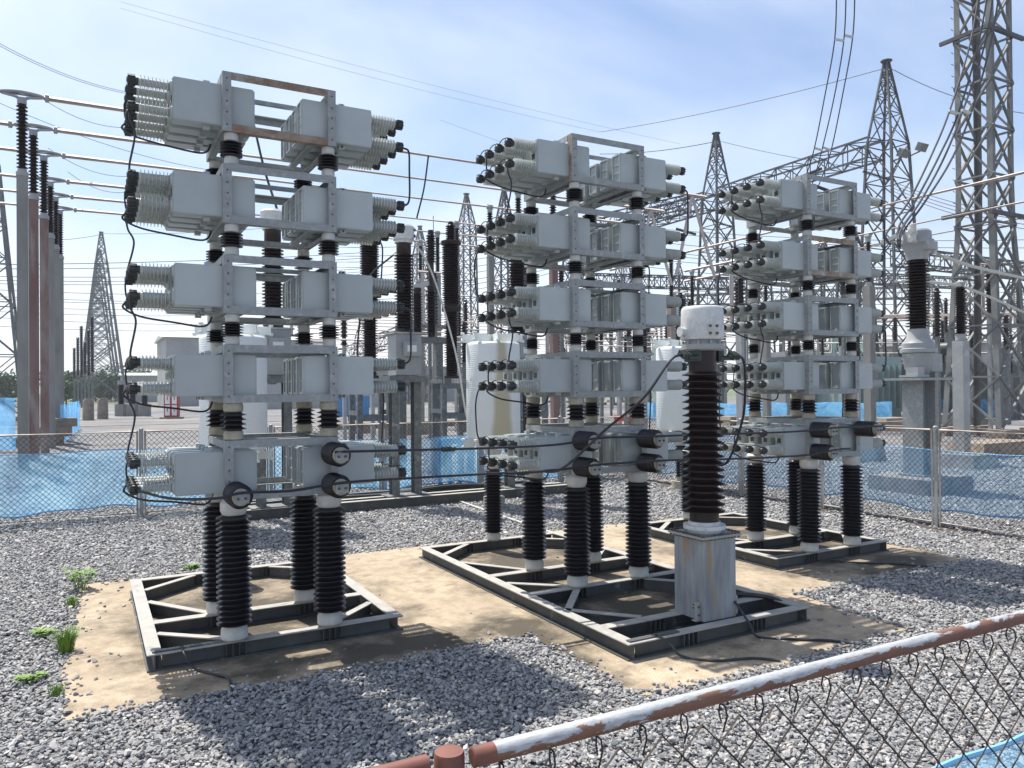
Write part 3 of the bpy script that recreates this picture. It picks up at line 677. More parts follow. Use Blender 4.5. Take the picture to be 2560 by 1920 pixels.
# net tied behind it
root=empty('shade_net',pl,az,'near blue net with pale hem in the lower right corner','shade net')
mb=MB(); vs=[];fs=[];k=60
for i in range(k+1):
    x=.3+Lr*i/k*.9; t=i/k
    for j in range(9):
        q=j/8; z=-1.15*(1-q)+(-.405-.05*max(0,(1.25-x)))*q
        vs.append((x,.035+.006*math.sin(x*14+q*4),z))
for i in range(k):
    for j in range(8): o=i*9+j; fs.append((o,o+9,o+10,o+1))
mb.add(vs,fs,0,True); mb.build('net_cloth',M['net'],root)
mb=MB(); mb.tube([Vector(vs[i*9+8])+Vector((0,0,.004)) for i in range(k+1)],.009,6); mb.build('net_hem',M['hem'],root)
# post and left rail
pp=G(1123,1880,ZRL+.012)
root=empty('rail_post',(pp.x,pp.y,0),az,'red-brown capped pipe post at the bottom edge of the photo','fence post','near rail fence posts')
mb=MB(); mb.tube([(0,0,0),(0,0,ZRL-.03)],.028,28); mb.build('post_tube',M['rail'],root)
mb=MB(); mb.lathe([(ZRL-.05,.0305),(ZRL+.008,.0305),(ZRL+.014,.0285),(ZRL+.015,.01)],n=32); mb.build('post_cap',M['rustpaint'],root)
pe=G(1072,1911,ZRL)
root=empty('pipe_railing',pe,az,'short end of a rusty pipe rail left of the capped post','fence panel','near rail fence')
mb=MB(); mb.lathe([(.0,.012),(-.004,.0198),(-1.6,.0198)],(0,0,0),(1,0,0),28); mb.build('top_rail',M['rustpaint'],root)
mb=MB()
for i in range(18):
    x=-.1-i*DG; 
    for sg in (-1,1): mb.tube([(x,0,-.05),(x+sg*hp,.003*sg,-.05-hp),(x,0,-.05-2*hp),(x+sg*hp,0,-.05-3*hp)],.0019,6,caps=False)
mb.build('wire_mesh',M['mesh'],root)

# ------------------------------------------------------------ tall bus columns and tubes at left
def bus_support(p,ztop,col,label,group,w=.27,lin=2.05,r=.12,arch=True):
    root=empty('bus_support',(p.x,p.y,0),TH,label,'bus support',group); h=ztop-.28-lin
    mb=MB(); mb.box(-w/2,w/2,-w/2,w/2,-.05,h-.02); mb.build('column',M[col],root)
    mb=MB(); mb.lathe([(h-.02,.16),(h+.10,.16),(h+.10,.12),(h+.18,.12)],n=16); mb.build('base_flange',M['cgrey'],root)
    mb=MB(); mb.lathe(sheds(h+.19,h+lin,17,r*.68,r*1.22),n=16); mb.build('insulator',M['brown'],root,sharp=70)
    mb=MB(); mb.lathe([(h+lin,.12),(h+lin+.17,.12)],n=14); mb.box(-.16,.16,-.06,.06,h+lin+.17,h+lin+.2)
    P=[(-.56,0,ztop+.0),(-.36,0,ztop+.05),(0,0,ztop+.08),(.36,0,ztop+.05),(.56,0,ztop)]
    if arch: mb.tube(smooth(P,4),.05,8)
    else: mb.lathe([(-.12,.11),(.12,.11)],(0,0,ztop),(1,0,0) if w<.3 else (0,1,0),12)
    for s in ((-1,1) if arch else ()): mb.lathe([(-.05,.12),(.05,.12)],(s*.62,0,ztop),(1,0,0),12); mb.bar((s*.1,0,h+lin+.2),(s*.5,0,ztop-.02),.08,.05)
    mb.build('tube_clamp',M['cgrey'],root); return root
ZB=10.72
def tp(px,d): p=at(px,975,d); p.z=0; return p
cols=[(58,22.,'conc','grey column of the tall pair nearest the left edge'),(86,24.7,'concr','rust red column, second from the left'),(112,27.4,'concr','brownish red column, third from the left'),(128,30.8,'conc','pale grey column, fourth of the left row'),(141,33.2,'conc','light grey column, fifth of the left row'),(152,35.6,'conc','slim grey column ending the left row')]
words2=['highest','second highest','third highest','fourth highest','fifth highest','lowest']
for i,(px,d,c,w) in enumerate(cols):
    p=tp(px,d); bus_support(p,ZB,c,'tall '+w+' carrying a bus tube','tall bus supports, front row')
    p2=p+UX*17.9
    bus_support(p2,ZB,'conc' if i!=0 else 'concr','bus support of the second row under the '+words2[i]+' tube','tall bus supports, second row',w=.26,arch=False)
    mb=MB(); mb.tube([p-UX*14+ZX*ZB,p-UX*.55+ZX*ZB],.075,12); mb.tube([p+UX*.55+ZX*ZB,p+UX*26+ZX*ZB],.075,12)
    mb.tube([p-UX*.6+ZX*ZB,p+UX*.6+ZX*ZB],.045,12)
    o=mb.build('bus_tube',M['tube']); o.data.transform(Matrix.Translation(-p)); o.location=p
    tag(o,'aluminium bus tube, the '+words2[i]+' of six running from the left edge','bus tube','six long bus tubes')
    if i in (0,1):
        e=p+UX*(26-.8)+ZX*ZB
        mb=MB(); 
        for s in (-1,1): mb.tube([e,e+UX*s*1.1-VX*.2-ZX*3.6],.07,8)
        o=mb.build('bus_dropper',M['tube']); tag(o,'inverted V of two tubes under the end of the %s bus tube'%words2[i],'bus dropper','inverted V droppers')
# three pale tubes on the right, running away from the viewer
ZT=9.3
for (px,d,w,t0,t1) in ((2171,31,'highest',-16,17.5),(2170,36,'middle',-20,12.6),(2269,37.5,'lowest',-20,16)):
    y=975-(ZT-H)*F/d; p=at(px,y,d); p.z=0
    mb=MB(); mb.tube([VX*t0+ZX*ZT,VX*t1+ZX*ZT],.09,12); o=mb.build('bus_tube',M['tube'],loc=p)
    tag(o,'pale sunlit bus tube, %s of the three rising to the right edge'%w,'bus tube','three pale bus tubes at right')
    if w=='middle':
        bus_support(p,ZT-.12,'conc','concrete column with brown insulator just right of the farthest bank','bus supports under the pale tubes',w=.38,arch=False)
        bus_support(p+VX*12.0,ZT-.12,'conc','bus support with brown insulator showing above the white drum head','bus supports under the pale tubes',w=.36,arch=False)
    if w=='lowest': bus_support(p+VX*9.,ZT-.12,'conc','bus support behind the farthest bank under the lowest pale tube','bus supports under the pale tubes',w=.36,arch=False)
    if w=='highest': bus_support(p+VX*12.,ZT-.12,'concr','bus support between middle and farthest banks under the highest pale tube','bus supports under the pale tubes',w=.36,arch=False)

# ------------------------------------------------------------ lattice towers
def lattice(mb,secs,bw,L=False,sub=1):
    # secs: list of (z,half width)
    def c(z,h,k): return Vector(((-h,h,h,-h)[k],(-h,-h,h,h)[k],z))
    for i in range(len(secs)-1):
        (z0,h0),(z1,h1)=secs[i],secs[i+1]
        for k in range(4):
            a,b_=c(z0,h0,k),c(z1,h1,k)
            if L:
                sx=-1 if a.x>0 else 1; sy=-1 if a.y>0 else 1
                mb.angle(a,b_,bw*1.5,bw*.18,n1=(sx,0,0),n2=(0,sy,0))
            else: mb.bar(a,b_,bw*1.25)
            k2=(k+1)%4; a2,b2=c(z0,h0,k2),c(z1,h1,k2)
            mb.bar(a,b2,bw*.7,bw*.5); mb.bar(a2,b_,bw*.7,bw*.5)
            mb.bar(b_,b2,bw*.7,bw*.5)
            if sub>1:
                m0=(a+b_)/2; mid=(a+b2+a2+b_)/4; mb.bar(m0,mid,bw*.45,bw*.3); m1=(a2+b2)/2; mb.bar(m1,mid,bw*.45,bw*.3)
def secs(z0,z1,w0,w1,asp=1.0):
    out=[(z0,w0/2)]; z=z0
    while z<z1-.01:
        w=w0+(w1-w0)*(z-z0)/(z1-z0); dz=max(w*asp,.35)
        if z+dz*1.4>z1: dz=z1-z
        z+=dz; out.append((z,(w0+(w1-w0)*(z-z0)/(z1-z0))/2))
    return out
def tower(p,Ht,wb,wt,zc,label,mat='lattice',bw=.14,group='lattice gantry towers',wpk=.3,asp=1.05,name='lattice_tower',sub=1,rz=TH):
    root=empty(name,(p.x,p.y,0),rz,label,'lattice tower',group)
    mb=MB(); lattice(mb,secs(.3,zc,wb,wt,asp),bw,sub=sub); mb.build('tower_body',M[mat],root)
    mb=MB(); lattice(mb,secs(zc+.02,Ht,wt,wpk,1.1),bw*.8); mb.lathe([(Ht,.25),(Ht+.12,.5),(Ht+.2,.5)],n=8); mb.build('tower_peak',M[mat],root)
    mb=MB()
    for k in range(4):
        x=(-1,1,1,-1)[k]*wb/2; y=(-1,-1,1,1)[k]*wb/2; mb.box(x-.4,x+.4,y-.4,y+.4,-.1,.32)
    mb.build('footing',M['block'],root); return root
def truss(a,b_,w,h,label,mat='lattice',bw=.1,n=None,group='lattice gantry beams'):
    a=Vector(a);b_=Vector(b_); L=(b_-a).length; d=(b_-a)/L; s=Vector((d.y,-d.x,0)); n=n or int(L/(h*1.1)); mb=MB()
    def q(i,j,k): return d*(L*i/n)+s*(w/2*j)+ZX*(h*k)
    for j in (-1,1):
        for k in (0,1): mb.bar(q(0,j,k),q(n,j,k),bw*1.2)
    for i in range(n):
        for j in (-1,1): mb.bar(q(i,j,i%2),q(i+1,j,(i+1)%2),bw*.7); 
        for k in (0,1): mb.bar(q(i,-1 if i%2 else 1,k),q(i+1,1 if i%2 else -1,k),bw*.6)
        for j in (-1,1): mb.bar(q(i,j,0),q(i,j,1),bw*.6)
        mb.bar(q(i,-1,0),q(i,1,0),bw*.6); mb.bar(q(i,-1,1),q(i,1,1),bw*.6)
    o=mb.build('gantry_beam',M[mat],loc=a); tag(o,label,'gantry beam',group); return o
TP={}
def tp(px,d): p=at(px,975,d); p.z=0; return p
T2=tp(2226,68); HT_=30.8
tower(T2,HT_,4.2,2.4,23.5,'peaked lattice tower with lamps standing left of the huge right tower',bw=.15,asp=.95,sub=1)
T3=tp(1797,87); tower(T3,HT_,4.0,2.3,23.5,'peaked lattice tower between the middle and farthest banks',bw=.16,asp=1.)
T4=tp(1264,110); tower(T4,HT_,3.,2.2,25,'distant lattice tower half hidden behind the left edge of the middle bank',bw=.17)
T5=tp(1170,113); tower(T5+UX*0,HT_,2.6,2.,26.,'pale distant lattice tower left of the middle bank','latticep',bw=.17)
T6=tp(1053,135); tower(T6,HT_,2.6,2.,26.,'farthest small lattice tower between the nearest and middle banks','latticep',bw=.18)
truss(T2+VX*1.2+ZX*22.6-VX*0,T3-VX*1.2+ZX*22.6,2.,1.8,'long lattice beam joining the two dark peaked towers',bw=.13)
truss(T3+VX*1.2+ZX*22.6,T3+VX*26+ZX*22.6,2.,1.8,'lattice beam running left from the tower between the banks',bw=.14)
truss(T4+UX*1.5+ZX*22.6,T3-UX*1.5+ZX*22.6+VX*2,1.8,1.6,'far lattice beam behind the middle bank',bw=.13)
truss(T2+UX*1.4+ZX*13,T2+UX*24+ZX*13,1.6,1.4,'lattice beam behind the right transformer head',bw=.12)
a_=at(860,905,95); b2_=at(1090,822,80); truss(Vector((a_.x,a_.y,a_.z)),Vector((b2_.x,b2_.y,a_.z+ (b2_.z-a_.z))),1.6,1.5,'low distant lattice beam between nearest and middle banks','latticep',bw=.11)
# huge tower at the right edge
TR=tp(2490,31.8)
root=empty('lattice_tower',(TR.x,TR.y,0),TH,'huge steel lattice tower filling the right edge of the photo','lattice tower','lattice gantry towers')
cx_,cy_=1.0,1.0
mb=MB(); S=[(.35,1.25)]+[(.35+2.15*i,1.25-.11*i) for i in range(1,5)]+[(8.95+2.0*i,.78) for i in range(1,8)]
lattice(mb,S,.14,L=True,sub=1); o=mb.build('tower_body',M['latticep'],root,loc=(.80,.80,0))
mb=MB(); 
for z in (9.2,16.8): mb.box(-.5,2.1,-.22,-.10,z,z+.16); mb.box(-.22,-.10,-.09,2.1,z+.17,z+.33)
mb.build('cross_arm',M['lattice'],root)
mb=MB()
for k in range(34): mb.bar((.0,1.6,9+k*.5),(-.16,1.6,9+k*.5+.02),.02)
mb.build('climbing_rungs',M['lattice'],root)
mb=MB()
for x in (-.4,2.05):
    for y in (-.4,2.05): mb.box(x-.45,x+.35,y-.45,y+.35,-.1,.34)
mb.build('footing',M['block'],root)
# row of towers at far left, seen end on
for i in range(4):
    p=tp(255,170)+VX*(i*24)+UX*(i*.0); tower(p,37.6,9.6,2.3,31,['left lattice pylon, nearest of the end-on row far left','second of the end-on row of far left pylons','third of the end-on row of far left pylons','last of the end-on row of far left pylons'][i],'latticep',bw=.28,group='end-on row of far pylons',asp=.8,wpk=.5)
for i,w in enumerate(('upper','middle','lower')):
    pass
p=tp(-40,62); tower(p,26,5.5,2.,21,'lattice tower cut by the left edge of the photo','latticep',bw=.16,asp=.9)
# lamp heads on T2
for k,(dx,dz) in enumerate(((2.0,20.6),(-.6,19.8))):
    o=MB().box(-.45,.45,-.25,.25,-.35,.35).bar((0,0,-.35),(-.6,.3,-.9),.12).build('floodlight',M['galvd'],loc=T2+UX*dx-VX*1.9+ZX*dz*1.12,rot=(.5,0,TH)); tag(o,['floodlight bracketed on the right face of the peaked tower','lower floodlight on the front of the peaked tower'][k],'floodlight','floodlights on the peaked tower')

# disc strings
def string(a,b_,label,n=16,r=.16,mat='brown'):
    a=Vector(a);b_=Vector(b_); d=b_-a; L=d.length; pr=[(0,.04)]
    for i in range(n): t=L*(i+.5)/n; s=L/n; pr+=[(t-s*.3,.05),(t-s*.1,r),(t+s*.1,r),(t+s*.35,.05)]
    pr.append((L,.04)); mb=MB(); mb.lathe(pr,(0,0,0),d,10); o=mb.build('disc_insulator_string',M[mat],loc=a); tag(o,label,'insulator string','brown disc strings on the gantries')
string(at(2157,428,67),at(2223,449,66),'disc string against the peaked tower right of the farthest bank top',18)
string(at(2033,463,69),at(2071,477,68),'disc string seen through the top frame of the farthest bank',14)
string(at(2000,443,72),at(2055,421,72),'disc string just above the farthest bank',14)
string(at(1663,550,84),at(1700,535,84),'disc string hanging left of the lattice tower between the banks',14)
string(at(1766,545,85),at(1830,568,84),'disc string on the right of the tower between the banks',14)
string(at(1690,572,84),at(1740,586,82),'lower disc string in front of the tower between the banks',12)

# ------------------------------------------------------------ background transformers between the banks
def instrument(p,label,zt=5.26,group='white headed transformers on steel frames'):
    root=empty('instrument_transformer',(p.x,p.y,0),TH,label,'transformer',group)
    mb=MB()
    for s in (-1,1):
        mb.box(s*.22-.07,s*.22+.07,-.1,-.088,.2,2.3); mb.box(s*.22-.07,s*.22+.07,.088,.1,.2,2.3); mb.box(s*.22-.006,s*.22+.006,-.087,.087,.2,2.3)
    mb.build('steel_leg',M['galvd'],root)
    mb=MB(); mb.box(-.42,.42,-.2,.2,.18,.2); mb.build('foot_plate',M['galvd'],root); mb=MB(); mb.box(-.38,.38,-.25,.25,2.3,2.42); mb.build('bearing_plate',M['galvd'],root)
    mb=MB(); mb.box(-.25,.25,-.22,.22,2.43,3.2); mb.box(-.3,.3,-.27,.27,3.2,3.23); mb.box(-.12,.2,-.36,-.23,2.78,3.05,1); mb.box(-.08,.1,-.364,-.361,2.86,2.98,2)
    mb.build('tank',[M['cgrey'],M['cgrey'],M['white']],root)
    mb=MB(); mb.lathe([(3.24,.17),(3.3,.17)]+sheds(3.32,4.72,24,.13,.185)+[(4.73,.14),(4.92,.14)],n=24); mb.build('insulator',M['brown'],root,sharp=70)
    mb=MB(); mb.lathe([(4.92,.17),(4.98,.17),(4.98,.2),(5.22,.205),(zt,.17),(zt+.03,.02)],n=28)
    for z in (5.05,5.17): mb.lathe([(.19,.03),(.23,.03)],(0,0,z),(.8,-.6,0),10,1)
    mb.build('head',[M['hwhite'],M['boltm']],root); return root
ip=[at(684,975,13.2),at(1012,975,14.5),at(1296,975,15.6)]
il=['white headed transformer on steel legs showing through the nearest bank','white headed transformer on steel legs between nearest and middle banks','transformer on a steel frame hidden behind the middle bank']
for p,l in zip(ip,il): instrument(Vector((p.x,p.y,0)),l)
strand([Vector(ip[1])*1+ZX*0+Vector((.18,-.1,5.0-ip[1].z)),Vector((ip[1].x+.55,ip[1].y,4.3)),Vector((ip[1].x+.95,ip[1].y,2.9)),Vector((ip[1].x+1.15,ip[1].y+.0,1.7)),Vector((ip[1].x+1.3,ip[1].y+.0,1.3))],.018,'long pale cable drooping from the transformer head to the stained reactor','fit')
strand([Vector((ip[1].x-.15,ip[1].y,4.75)),Vector((ip[1].x-.7,ip[1].y,4.2)),Vector((ip[1].x-.95,ip[1].y+.4,3.2)),Vector((ip[1].x-1.0,ip[1].y+.6,2.6))],.018,'dark cable arching left off the transformer between the banks')
strand([at(632,300,14.2),at(660,420,13.9),at(690,515,13.6),at(715,600,13.4)],.022,'dark cable falling to the transformer seen through the nearest bank','green')
strand([at(1071,390,14.6),at(1060,470,14.5),at(1042,545,14.4)],.016,'thin dark dropper from a bus tube to the transformer head')
# breaker poles on stands
def breaker(p,label):
    root=empty('circuit_breaker',(p.x,p.y,0),TH,label,'circuit breaker','brown breaker poles on steel stands')
    mb=MB()
    for x in (-.36,.36):
        for y in (-.3,.3): mb.box(x-.06,x+.06,y-.06,y+.06,0,2.3)
    for z in (2.18,1.45,.6):
        for y in (-.37,.361): mb.box(-.43,.43,y,y+.008,z,z+.13)
        for x in (-.43,.422): mb.box(x,x+.008,-.36,.36,z+.131,z+.24)
    mb.build('stand',M['galvd'],root)
    mb=MB(); mb.lathe([(2.43,.2),(2.5,.2)]+sheds(2.52,4.05,26,.13,.185)+[(4.07,.17),(4.1,.24),(4.22,.24),(4.24,.17)]+sheds(4.25,5.72,26,.17,.225)+[(5.73,.2),(5.76,.25),(5.84,.25),(5.86,.1)]+sheds(5.88,6.25,7,.08,.13)+[(6.33,.06)],n=20)
    mb.build('insulator_column',M['brown'],root,sharp=70); return root
for px,d,l in ((926,18.,'brown breaker pole half hidden by the right cans of the nearest bank'),(1130,19.1,'brown breaker pole standing free left of the middle bank'),(1318,20.3,'brown breaker pole seen through the middle bank')): breaker(at(px,975,d),l)
# disconnector with arm
root=empty('disconnector',(at(1080,975,21.5).x,21.5,0),TH,'twin brown insulators joined by an arm right of the white headed transformer','disconnector')
mb=MB(); mb.box(-1.2,.5,-.1,.1,3.45,3.62)
for x in (-.9,.2): mb.box(x-.1,x+.1,-.1,.1,0,3.44)
mb.build('stand',M['galvd'],root)
for x,h in ((-.42,4.86),(0,4.95)):
    mb=MB(); mb.lathe([(3.63,.11),(3.72,.11)]+sheds(3.73,h,15,.10,.15)+[(h+.03,.11),(h+.12,.11)],(x,0,0),n=16); mb.build('insulator',M['brown'],root,sharp=70)
mb=MB(); mb.bar((-.62,0,4.98),(.06,0,5.16),.09,.12); mb.build('contact_arm',M['fit'],root)
mb=MB(); mb.lathe([(5.08,.09),(5.7,.08)],n=12); mb.lathe(sheds(5.71,6.5,11,.09,.14)+[(6.62,.08)],n=14); mb.build('upper_insulator',M['brown'],root)

# ------------------------------------------------------------ steel skid beams with cable tray
def skid(a,b_,label,h=.2,w=.13):
    a=Vector(a);b_=Vector(b_); mb=MB(); d=b_-a
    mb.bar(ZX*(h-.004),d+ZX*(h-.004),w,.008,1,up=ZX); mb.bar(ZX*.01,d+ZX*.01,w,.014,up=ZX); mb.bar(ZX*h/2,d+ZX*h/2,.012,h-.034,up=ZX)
    o=mb.build('skid_beam',[M['baseb'],M['suntop']],loc=a); tag(o,label,'steel beam','skid beams behind the banks')
A0=G(560,1312); A0=ip[0]*1; A0.z=0; D0=A0-UX*.9; 
skid(D0-VX*.16,D0-VX*.16+UX*6.8,'front steel skid beam lying on the gravel under the transformers',h=.18)
skid(D0+VX*.18,D0+VX*.18+UX*6.8,'second steel skid beam just behind the front one',h=.18)
skid(D0+VX*1.1,D0+VX*1.1+UX*6.9,'third steel skid beam before the back fence',h=.16)
for i in range(5):
    k=random.uniform(-.3,.3)
    strand([D0+UX*(-.3+i*.2)+VX*(.5+i*.09)+ZX*(.12),D0+UX*1.4+VX*(.55+.1*math.sin(i*2))+ZX*.2,D0+UX*3+VX*(.6+.12*math.sin(i*3))+ZX*.16,D0+UX*4.6+VX*(.7+.1*math.cos(i*2))+ZX*.22,D0+UX*(6.2)+VX*(.4+i*.08)+ZX*.12],.022,'black control cable lying in the bundle behind the skid beams','black',group='bundle of black control cables')
# ------------------------------------------------------------ reactors
def reactor(p,label,mat):
    root=empty('reactor',(p.x,p.y,0),0,label,'reactor','white drum reactors')
    r=.495; z0,z1=1.24,3.02
    mb=MB(); h=(z1-z0)/2; mb.lathe([(-h,r*.9),(-h+.02,r*.98),(-h+.06,r*1.01),(h-.06,r*1.01),(h-.02,r*.98),(h,r*.9)],n=64); mb.build('drum',M[mat],root,loc=(0,0,(z0+z1)/2),sharp=60)
    for z in (z1+.085,z0-.085):
        mb=MB()
        for k in range(4):
            a=k*PI/4+.2; d=Vector((math.cos(a),math.sin(a),0)); mb.bar(d*-(r+.07)+ZX*z,d*(r+.07)+ZX*z,.022,.13+.003*k,up=ZX)
            for s in (-1,1):
                for dz in (-.06,.075): mb.lathe([(-.025,.015),(-.017,.036),(.017,.036),(.025,.015)],d*s*(r+.07)+ZX*(z+dz),(0,0,1),10)
        mb.build('spider_arm',M['white'],root)
    mb=MB(); mb.lathe([(.92,.10),(.98,.15),(1.05,.15),(1.085,.1)],n=20); mb.build('end_fitting',M['fit'],root)
    mb=MB(); mb.lathe(sheds(.25,.92,13,.085,.12),n=24); mb.build('support_insulator',M['porc'],root)
    mb=MB(); mb.lathe([(-.05,.2),(.16,.2),(.17,.11),(.25,.10)],n=20); mb.build('foot',M['cement'],root)
    return root
rp=[at(584,975,12.0),at(1233,975,14.3),at(1700,975,16.5)]
for p,l,mt in zip(rp,('white drum reactor behind the nearest bank','white drum reactor with a wide brown run-down stain','white drum reactor showing left of the white headed post transformer'),('react','reacts','react')): reactor(p,l,mt)
# blue painted stands
def bstand(p,w,h,label):
    root=empty('steel_stand',(p.x,p.y,0),TH,label,'steel stand','blue painted stands behind the fence')
    mb=MB(); mb.box(-w/2,w/2,-.05,.05,h-.13,h); mb.build('top_beam',M['bluep'],root)
    for x in (-w/2+.06,-.12,w/2-.3,w/2-.06): 
        mb=MB(); mb.box(x-.04,x+.04,-.04,.04,0,h-.131); mb.build('leg',M['bluep'],root)
bstand(at(1135,975,17.5),.85,1.05,'blue steel stand below the stained reactor'); bstand(at(925,975,17.3),.75,.9,'blue steel stand low behind the nearest bank')
# ------------------------------------------------------------ big transformer at right
CR=at(2297,975,15.8); CR.z=0
root=empty('current_transformer',CR,TH,'grey headed current transformer on a tall steel pedestal at the right','transformer')
def zr(py): return H+(973.5-py)/F*15.8
mb=MB(); mb.lathe([(zr(660),.205),(zr(640),.225),(zr(620),.30),(zr(618),.315),(zr(611),.315),(zr(610),.275),(zr(590),.268),(zr(585),.23),(zr(583),.1),(zr(582),.01)],n=36); 
mb.box(-.16,.16,-.34,-.2,zr(638),zr(618)); mb.build('head',M['cgrey'],root)
mb=MB(); mb.lathe([(zr(832),.17)]+sheds(zr(828),zr(662),22,.15,.235)+[(zr(660),.17)],n=32); mb.build('insulator',M['brown'],root,sharp=70)
mb=MB(); mb.lathe([(zr(892),.33),(zr(890),.345),(zr(882),.345),(zr(880),.30),(zr(868),.30),(zr(855),.22),(zr(832),.20)],n=36); mb.build('bell_housing',M['cgrey'],root)
mb=MB(); mb.lathe([(zr(950),.16),(zr(930),.26),(zr(893),.31)],n=32); mb.box(.1,.46,-.22,.22,zr(938),zr(894)); mb.box(-.42,-.2,-.26,.0,zr(948),zr(928)); mb.box(-.5,-.1,-.3,.1,zr(952),zr(947)); mb.build('tank',M['cgrey'],root)
mb=MB(); mb.box(-.55,.55,-.4,.4,zr(960),zr(954)); mb.build('bearing_plate',M['galv'],root)
mb=MB(); zb_=.35; mb.box(-.22,-.205,-.22,.22,zb_,zr(961)); mb.box(.205,.22,-.22,.22,zb_,zr(961)); mb.box(-.204,.204,-.01,.005,zb_,zr(961)); mb.box(-.30,.30,-.28,.28,zb_-.03,zb_-.001); mb.build('pedestal',M['galv'],root)
mb=MB(); mb.box(-.75,.75,-.65,.65,-.1,.31); mb.build('footing',M['block'],root)
mb=MB()
for z,s in ((zr(598),0),(zr(618),0)):
    mb.lathe([(.2,.05),(.55,.05)],(0,-.05,z),(-1,-.3,0),12); mb.lathe([(-.09,.07),(.09,.07)],(-.42,-.18,z+.06),(0,0,1),12)
mb.build('terminal',M['fit'],root); mb=MB(); mb.lathe([(.25,.06),(.42,.06),(.42,.09),(.5,.09)],(0,0,zr(628)),(1,-.1,0),12)
mb.build('terminal',M['fit'],root)
# post insulator at right
PR=at(2403,975,21.); PR.z=0
root=empty('post_support',PR,TH,'slim brown insulator on a square steel column right of the grey headed transformer','insulator post')
def zq(py): return H+(973-py)/F*21
mb=MB(); mb.box(-.15,.15,-.15,.15,.2,zq(862)); mb.build('column',M['cgrey'],root)
mb=MB(); mb.lathe([(zq(861),.13),(zq(845),.13)],n=14); mb.lathe([(zq(727),.1),(zq(716),.14),(zq(712),.05)],n=14); mb.build('end_fitting',M['cgrey'],root)
mb=MB(); mb.lathe(sheds(zq(844),zq(728),22,.09,.16),n=20); mb.build('insulator',M['brown'],root,sharp=70)
mb=MB(); mb.box(-.6,.6,-.5,.5,-.1,.2); mb.build('footing',M['block'],root)
for k,(A,B,C_) in enumerate((((2345,636,15.9),(2440,668,18),(2580,700,24)),((2240,703,17.5),(2330,706,19),(2403,714,21)),((2403,714,21),(2480,745,23),(2580,790,27)))):
    P=[at(*A),at(*B),at(*C_)]
    strand(P,.04,['thick pale conductor running right from the grey transformer head','conductor passing behind the right transformer insulator','conductor sagging right from the slim insulator post'][k],'fit',name='conductor')
def block(px,py,sx,sy,sz,label,rz=TH):
    p=G(px,py); root=MB(); a=.9
    vs=[(-sx/2,-sy/2,-.05),(sx/2,-sy/2,-.05),(sx/2,sy/2,-.05),(-sx/2,sy/2,-.05)]+[(x*sx/2*a,y*sy/2*a,sz) for x,y in ((-1,-1),(1,-1),(1,1),(-1,1))]
    root.add(vs,[(0,3,2,1),(4,5,6,7),(0,1,5,4),(1,2,6,5),(2,3,7,6),(3,0,4,7)])
    o=root.build('concrete_block',M['block'],loc=p,rot=(0,0,rz)); tag(o,label,'concrete block','pale concrete footings beyond the fence')
for a in ((2130,1150,1.5,1.2,.5,'concrete footing left of the right transformer pedestal'),(2480,1140,3.0,1.2,.45,'long sloped concrete footing at the huge tower foot'),(2420,1168,1.2,1.0,.35,'square concrete footing by the slim insulator post'),
          (2225,1065,2.6,1.4,.45,'pale flat block beyond the right fence, left of the pedestal'),(2350,1062,2.0,1.4,.6,'pale angular block beyond the right fence behind the pedestal'),(1850,1062,3,1.4,.5,'pale block behind the farthest bank cans'),(1040,1085,1.3,.9,.55,'broken concrete footing between the nearest and middle banks'),(1250,1075,1.2,.9,.5,'concrete footing behind the stained reactor'),(905,1082,1.2,.9,.5,'concrete footing right of the nearest bank')): block(*a)
# stacked concrete steps at the column row
p=G(118,1112); root=empty('concrete_steps',p,TH,'stepped concrete blocks beside the tall columns','concrete blocks')
mb=MB(); mb.box(-1.2,.6,-.6,.6,0,.35); mb.box(-.8,.9,-.4,.5,.352,.75); mb.box(-.2,1.1,-.3,.4,.752,1.1); mb.build('block',M['block'],root)
# kerbs / cable trench
def strip(name,a,b_,w,h,mat):
    a=Vector(a);b_=Vector(b_); mb=MB(); mb.bar(a+ZX*(h/2-.04),b_+ZX*(h/2-.04),w,h,up=ZX); o=mb.build(name,M[mat]); tag(o,kind='structure')
strip('kerb',W(12,22,0),W(40,18,0),.5,.35,'block'); strip('kerb',G(2000,1068),G(2600,1092),.5,.3,'block')
strip('road',W(-45,52,0),W(30,52,0),4.,.05,'road'); 
strip('road',G(400,1046),G(520,1040),1.6,.05,'road')
strip('kerb',G(800,1075),G(1200,1062),.4,.35,'block')
# far blue nets
def far_net(a,b_,label,h=1.3,off=0):
    net_panel(a,b_,label,'far blue nets round other equipment',z0=.05,z1=h,off=off)
M_net=M['net']
def solidnet(a,b_,label,h=1.2):
    a=Vector(a);b_=Vector(b_); L=(b_-a).length; d=(b_-a)/L; nn=Vector((-d.y,d.x,0)); k=int(L/.4)+2; mb=MB(); vs=[];fs=[]
    for i in range(k+1):
        x=L*i/k
        for j in range(3): vs.append(d*x+nn*(.06*math.sin(x*2.3+j))+ZX*(.05+(h+.05*math.sin(x*1.7))*j/2))
    for i in range(k):
        for j in range(2): o=i*3+j; fs.append((o,o+3,o+4,o+1))
    mb.add(vs,fs,0,True); o=mb.build('shade_net',[M['net']],loc=a); md=o.modifiers.new('cloth','SOLIDIFY'); md.thickness=.004
    tag(o,label,'shade net','far blue nets round other equipment')
solidnet(G(155,1112),G(198,1072),'small blue net folded at the end of the column row',1.6)
solidnet(G(-60,1130),G(40,1128),'blue net behind the nearest tall columns at the left edge',1.9)
solidnet(G(1740,1056),G(2230,1052),'far blue net behind the farthest bank',1.1)
solidnet(G(2330,1050),G(2520,1052),'far blue net under the huge right tower',1.3)
solidnet(G(1590,1052),G(1700,1050),'far blue net between middle bank and post transformer',1.1)

